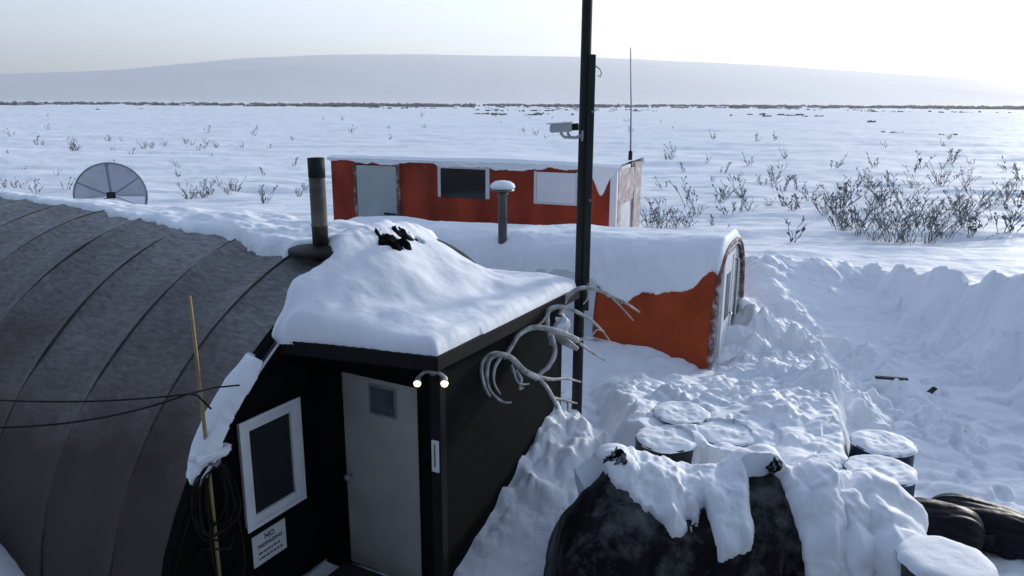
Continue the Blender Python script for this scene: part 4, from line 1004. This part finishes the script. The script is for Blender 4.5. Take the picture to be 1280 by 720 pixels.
# ------------------------------------------------------------------ black sacks
def sack(label, c0, c1, r0, sq, seed):
    c0, c1 = Vector(c0), Vector(c1); ax = (c1 - c0); Ln = ax.length; ax.normalize()
    side = ax.cross(Vector((0, 0, 1))).normalized(); up = side.cross(ax)
    t_ = thing('plastic_sack', label, 'sack', tuple((c0 + c1) / 2 - Vector((0, 0, r0 * sq))), 0, 'black plastic sacks lying in the snow')
    A_, B_ = np.meshgrid(np.linspace(0, 2 * math.pi, 90), np.linspace(0, 1, 70), indexing='ij')
    prof = np.clip(1 - np.abs(2 * B_ - 1) ** 3.2, 0, 1) ** 0.5
    wr = 1 + 0.16 * fbm(np.cos(A_) * 2.2 + B_ * 2, np.sin(A_) * 2.2 + seed, 181 + seed, 3) + 0.10 * np.abs(np.sin(A_ * 7 + 3 * fbm(B_ * 3, A_, 182, 2))) * sm(np.abs(B_ - 0.5), 0.0, 0.45)
    rad = r0 * prof * wr
    base = (c0 + c1) / 2 - Vector((0, 0, r0 * sq))
    P = np.zeros(A_.shape + (3,))
    for k in range(3):
        P[..., k] = (c0[k] - base[k]) + ax[k] * Ln * B_ + rad * (np.cos(A_) * side[k] + np.sin(A_) * up[k] * sq)
    grid_mesh('sack_body', P, M['bag'], t_)
    e = c1 + ax * 0.02 - base
    MB().tube([e - ax * 0.10, e - ax * 0.02, e + ax * 0.05], [0.09, 0.03, 0.05], 10).build('tied_neck', M['bag'], t_, True)
gz = ground_z(4.1, 6.5)
sack('rounded wrinkled black plastic sack lying beside the blue drum', (3.72, 6.62, gz + 0.20), (4.35, 6.22, gz + 0.22), 0.27, 0.85, 1)
sack('long smooth black sack with a blunt end, farther from the blue drum', (4.10, 6.80, gz + 0.20), (4.92, 6.20, gz + 0.17), 0.24, 0.85, 2)

# broken boards lying in the yard
for (p, lab, ln, rz, tl) in ((at(1165, 484, 10.3), 'short dark board sticking up from the trampled snow', 0.17, 0.4, 0.5), (at(1112, 493, 10.1), 'thin dark plank lying flat in the trampled snow', 0.42, -0.35, 0.05)):
    z_ = ground_z(p.x, p.y)
    b_ = MB().box(-ln / 2, ln / 2, -0.035, 0.035, -0.012, 0.02); b_.xf(Matrix.Translation((p.x, p.y, z_ + 0.025)) @ Matrix.Rotation(rz, 4, 'Z') @ Matrix.Rotation(-tl, 4, 'Y'))
    tag(b_.build('scrap_board', M['wood'], None, False, 0.006), lab, 'board', 'scrap boards in the yard')

# ------------------------------------------------------------------ shrubs
def shrub_mesh(name, seed, stems, h, spread, leaf=0):
    g = random.Random(seed); mb = MB()
    for s in range(stems):
        a = g.uniform(0, 2 * math.pi); lean = g.random() ** 0.7 * spread
        x, y = 0.25 * spread * math.cos(a) * g.random(), 0.25 * spread * math.sin(a) * g.random()
        hh = h * g.uniform(0.45, 1.0); pts = []
        for i in range(5):
            f = i / 4
            pts.append(Vector((x + math.cos(a) * lean * f ** 1.3 + g.uniform(-.03, .03), y + math.sin(a) * lean * f ** 1.3 + g.uniform(-.03, .03), hh * f * (1 - 0.1 * f) - 0.08)))
        mb.tube(pts, [0.010, 0.008, 0.006, 0.005, 0.003], 3, False)
        for b in range(g.randint(3, 6)):
            f = g.uniform(0.25, 0.95); i = min(int(f * 4), 3); p = pts[i].lerp(pts[i + 1], f * 4 - i)
            a2 = a + g.uniform(-1.6, 1.6); ln = hh * g.uniform(0.12, 0.32)
            q = p + Vector((math.cos(a2) * ln * 0.6, math.sin(a2) * ln * 0.6, ln * 0.75))
            mb.tube([p, p.lerp(q, 0.5) + Vector((0, 0, -0.01)), q], [0.006, 0.0045, 0.003], 3, False)
            for c in range(leaf):
                t_ = p.lerp(q, g.uniform(0.3, 1.0)); d_ = 0.018 + 0.018 * g.random()
                ax = Vector((g.uniform(-1, 1), g.uniform(-1, 1), g.uniform(-0.3, 1))).normalized(); bx = ax.orthogonal().normalized()
                mb.add([t_ - ax * d_, t_ + bx * d_ * 0.5, t_ + ax * d_, t_ - bx * d_ * 0.5], [(0, 1, 2, 3)])
    me = bpy.data.meshes.new(name); me.from_pydata(mb.v, [], mb.f); me.materials.append(M['twig']); me.update()
    return me
big = [shrub_mesh('shrub', s, 15, 1.25, 0.75, 4) for s in (1, 2, 3)]
mid = [shrub_mesh('shrub', s, 11, 0.9, 0.6, 4) for s in (4, 5, 6)]
tw = None
small = [shrub_mesh('shrub', s, 8, 0.6, 0.4, 2) for s in (7, 8, 9)]
def ground_at(px, py):
    u, v = (px - 640) / 950, (py - 360) / 950
    s = (-SP - v * CP); k = CAM_Z / -s
    return u * k, (CP - v * SP) * k
def put_shrub(px, py, hpx, kind, label, group, g):
    x, y = ground_at(px, py)
    me = g.choice(kind)
    o = bpy.data.objects.new('willow_shrub', me); COL.objects.link(o)
    hm = hpx / 950 * y
    ref = {id(big): 1.2, id(mid): 0.85, id(small): 0.55}[id(kind)]
    s = hm / ref
    o.location = (x, y, ground_z(x, y) - 0.02); o.scale = (s, s, s); o.rotation_euler = (0, 0, g.uniform(0, 6.28))
    tag(o, label, 'shrub', group)
g = random.Random(3)
T1 = ('tall twiggy willow in the dense thicket behind the ploughed bank', 'willow shrubs of the thicket behind the ploughed bank')
for (px, py, hp) in ((1092, 300, 46), (1115, 301, 58), (1136, 302, 62), (1158, 301, 66), (1180, 299, 50), (1072, 296, 42), (1055, 292, 40), (1205, 292, 40), (1105, 288, 46), (1150, 286, 52)):
    put_shrub(px, py, hp, big, *T1, g)
T2 = ('loose snow dusted willow at the fringe of the thicket', 'willow shrubs at the fringe of the thicket')
for (px, py, hp) in ((1030, 272, 36), (1050, 262, 40), (1045, 285, 30), (1085, 240, 32), (1100, 262, 36), (1130, 262, 34), (1175, 232, 36), (1195, 262, 30), (1215, 262, 36), (1235, 258, 30), (1255, 252, 34), (1268, 272, 30), (1205, 232, 26), (1012, 255, 26), (1262, 240, 22), (1140, 232, 24)):
    put_shrub(px, py, hp, mid, *T2, g)
T3 = ('leafy dark shrub growing just right of the red trailer', 'shrubs beside the red trailer')
for (px, py, hp) in ((812, 286, 42), (826, 288, 46), (842, 289, 36), (858, 288, 26), (870, 272, 22)):
    put_shrub(px, py, hp, mid, *T3, g)
T4 = ('low sparse shrub on the open snow right of the red trailer', 'sparse shrubs on the plain right of the trailer')
for (px, py, hp) in ((905, 255, 26), (925, 250, 30), (935, 268, 18), (965, 228, 24), (978, 262, 14), (980, 198, 14), (990, 268, 22), (832, 200, 14), (838, 200, 12), (960, 262, 14), (1185, 172, 10), (920, 225, 14), (890, 230, 10)):
    put_shrub(px, py, hp, small, *T4, g)
T5 = ('small bare shrub in the snow behind the arched hut', 'sparse shrubs on the plain behind the hut')
for (px, py, hp) in ((88, 190, 20), (95, 190, 14), (45, 184, 8), (52, 184, 7), (180, 188, 12), (190, 187, 10), (205, 184, 8), (232, 183, 10), (240, 184, 8), (270, 187, 10), (302, 187, 8), (140, 190, 8), (10, 195, 6), (20, 240, 16), (8, 240, 14), (26, 238, 12), (235, 252, 26), (243, 250, 18), (255, 250, 26), (262, 246, 20), (285, 246, 16), (292, 242, 22), (330, 256, 26), (326, 246, 12), (372, 246, 14), (380, 240, 12), (222, 219, 8), (365, 178, 8)):
    put_shrub(px, py, hp, small, *T5, g)
gq = random.Random(21)
T6 = ('fine pale twigs poking out of the open snow right of the trailer', 'fine twigs scattered over the plain on the right')
tw = [shrub_mesh('twigs', s, 4, 0.6, 0.35, 3) for s in (31, 32, 33, 34)]
for _ in range(85):
    px = gq.uniform(850, 1290); py = 168 + 135 * gq.random() ** 0.8
    if px > 1000 and gq.random() < 0.5: px = gq.uniform(1000, 1290); py = gq.uniform(195, 300)
    x, y = ground_at(px, py)
    o = bpy.data.objects.new('twig_clump', gq.choice(tw)); COL.objects.link(o)
    sc_ = gq.uniform(0.7, 1.7) * (1 + 0.010 * y); o.scale = (sc_, sc_, sc_); o.rotation_euler = (0, 0, gq.uniform(0, 6.28)); o.location = (x, y, ground_z(x, y) - 0.02)
    tag(o, T6[0], 'twigs', T6[1])
T7 = ('tiny twigs poking out of the open snow beyond the hut and trailer', 'tiny twigs scattered over the plain on the left')
for _ in range(70):
    px = gq.uniform(-10, 860); py = 145 + 100 * gq.random()
    x, y = ground_at(px, py)
    if 400 < px < 810 and py > 178: continue
    o = bpy.data.objects.new('twig_clump', gq.choice(tw)); COL.objects.link(o)
    sc_ = gq.uniform(0.6, 1.3) * (1 + 0.007 * y); o.scale = (sc_, sc_, sc_); o.rotation_euler = (0, 0, gq.uniform(0, 6.28)); o.location = (x, y, ground_z(x, y) - 0.02)
    tag(o, T7[0], 'twigs', T7[1])
drift = thing('snow_laden_shrub', 'dark snow laden shrub flattened to the ground at the right end of the thicket', 'shrub', (*ground_at(1225, 299), 0.0))
o = bpy.data.objects.new('branches', big[1]); COL.objects.link(o); o.parent = drift; o.scale = (1.3, 0.8, 0.35)

# far dark brush: a strip and scattered patches nobody could count
def far_brush():
    g = np.random.default_rng(9); V = []; F = []
    def clump(x, y, h, wd):
        n = int(g.integers(3, 7))
        for _ in range(n):
            a = g.uniform(0, math.pi); dx, dy = math.cos(a) * wd * g.uniform(.3, 1), math.sin(a) * wd * g.uniform(.3, 1)
            ox, oy = g.uniform(-wd, wd), g.uniform(-wd, wd) * 0.5; hh = h * g.uniform(0.5, 1); b = len(V)
            V.extend([(x + ox - dx, y + oy - dy, -0.3), (x + ox + dx, y + oy + dy, -0.3), (x + ox + dx * 0.6, y + oy + dy * 0.6, hh * g.uniform(.6, 1)), (x + ox - dx * 0.5, y + oy - dy * 0.5, hh)])
            F.append((b, b + 1, b + 2, b + 3))
    for _ in range(2600):
        y = g.uniform(520, 900); x = g.uniform(-0.80, 0.80) * y
        dens = 0.35 + 0.65 * sm(x / y, -0.45, 0.2) + 2.2 * float(vnoise(x / 60, y / 200, 5))
        if g.random() < dens: clump(x, y, g.uniform(0.6, 2.5), g.uniform(1.2, 5))
    for _ in range(700):
        y = 230 + 280 * g.random(); x = g.uniform(-0.2, 0.80) * y
        if vnoise(x / 45, y / 50, 6) > 0.08: clump(x, y, g.uniform(0.3, 0.8), g.uniform(0.5, 1.6))
    for (px, py) in ((122, 139), (174, 138), (318, 133), (1110, 165), (1125, 166), (1185, 168), (1085, 150)):
        x, y = ground_at(px, py)
        for _ in range(3): clump(x + g.uniform(-1, 1), y + g.uniform(-1, 1), 0.35, 0.4)
    me = bpy.data.meshes.new('brush'); me.from_pydata(V, [], F)
    o = finish('brush', me, M['brush'])
    tag(o, 'dark line of far off brush along the horizon', 'brush', None, 'stuff')
far_brush()
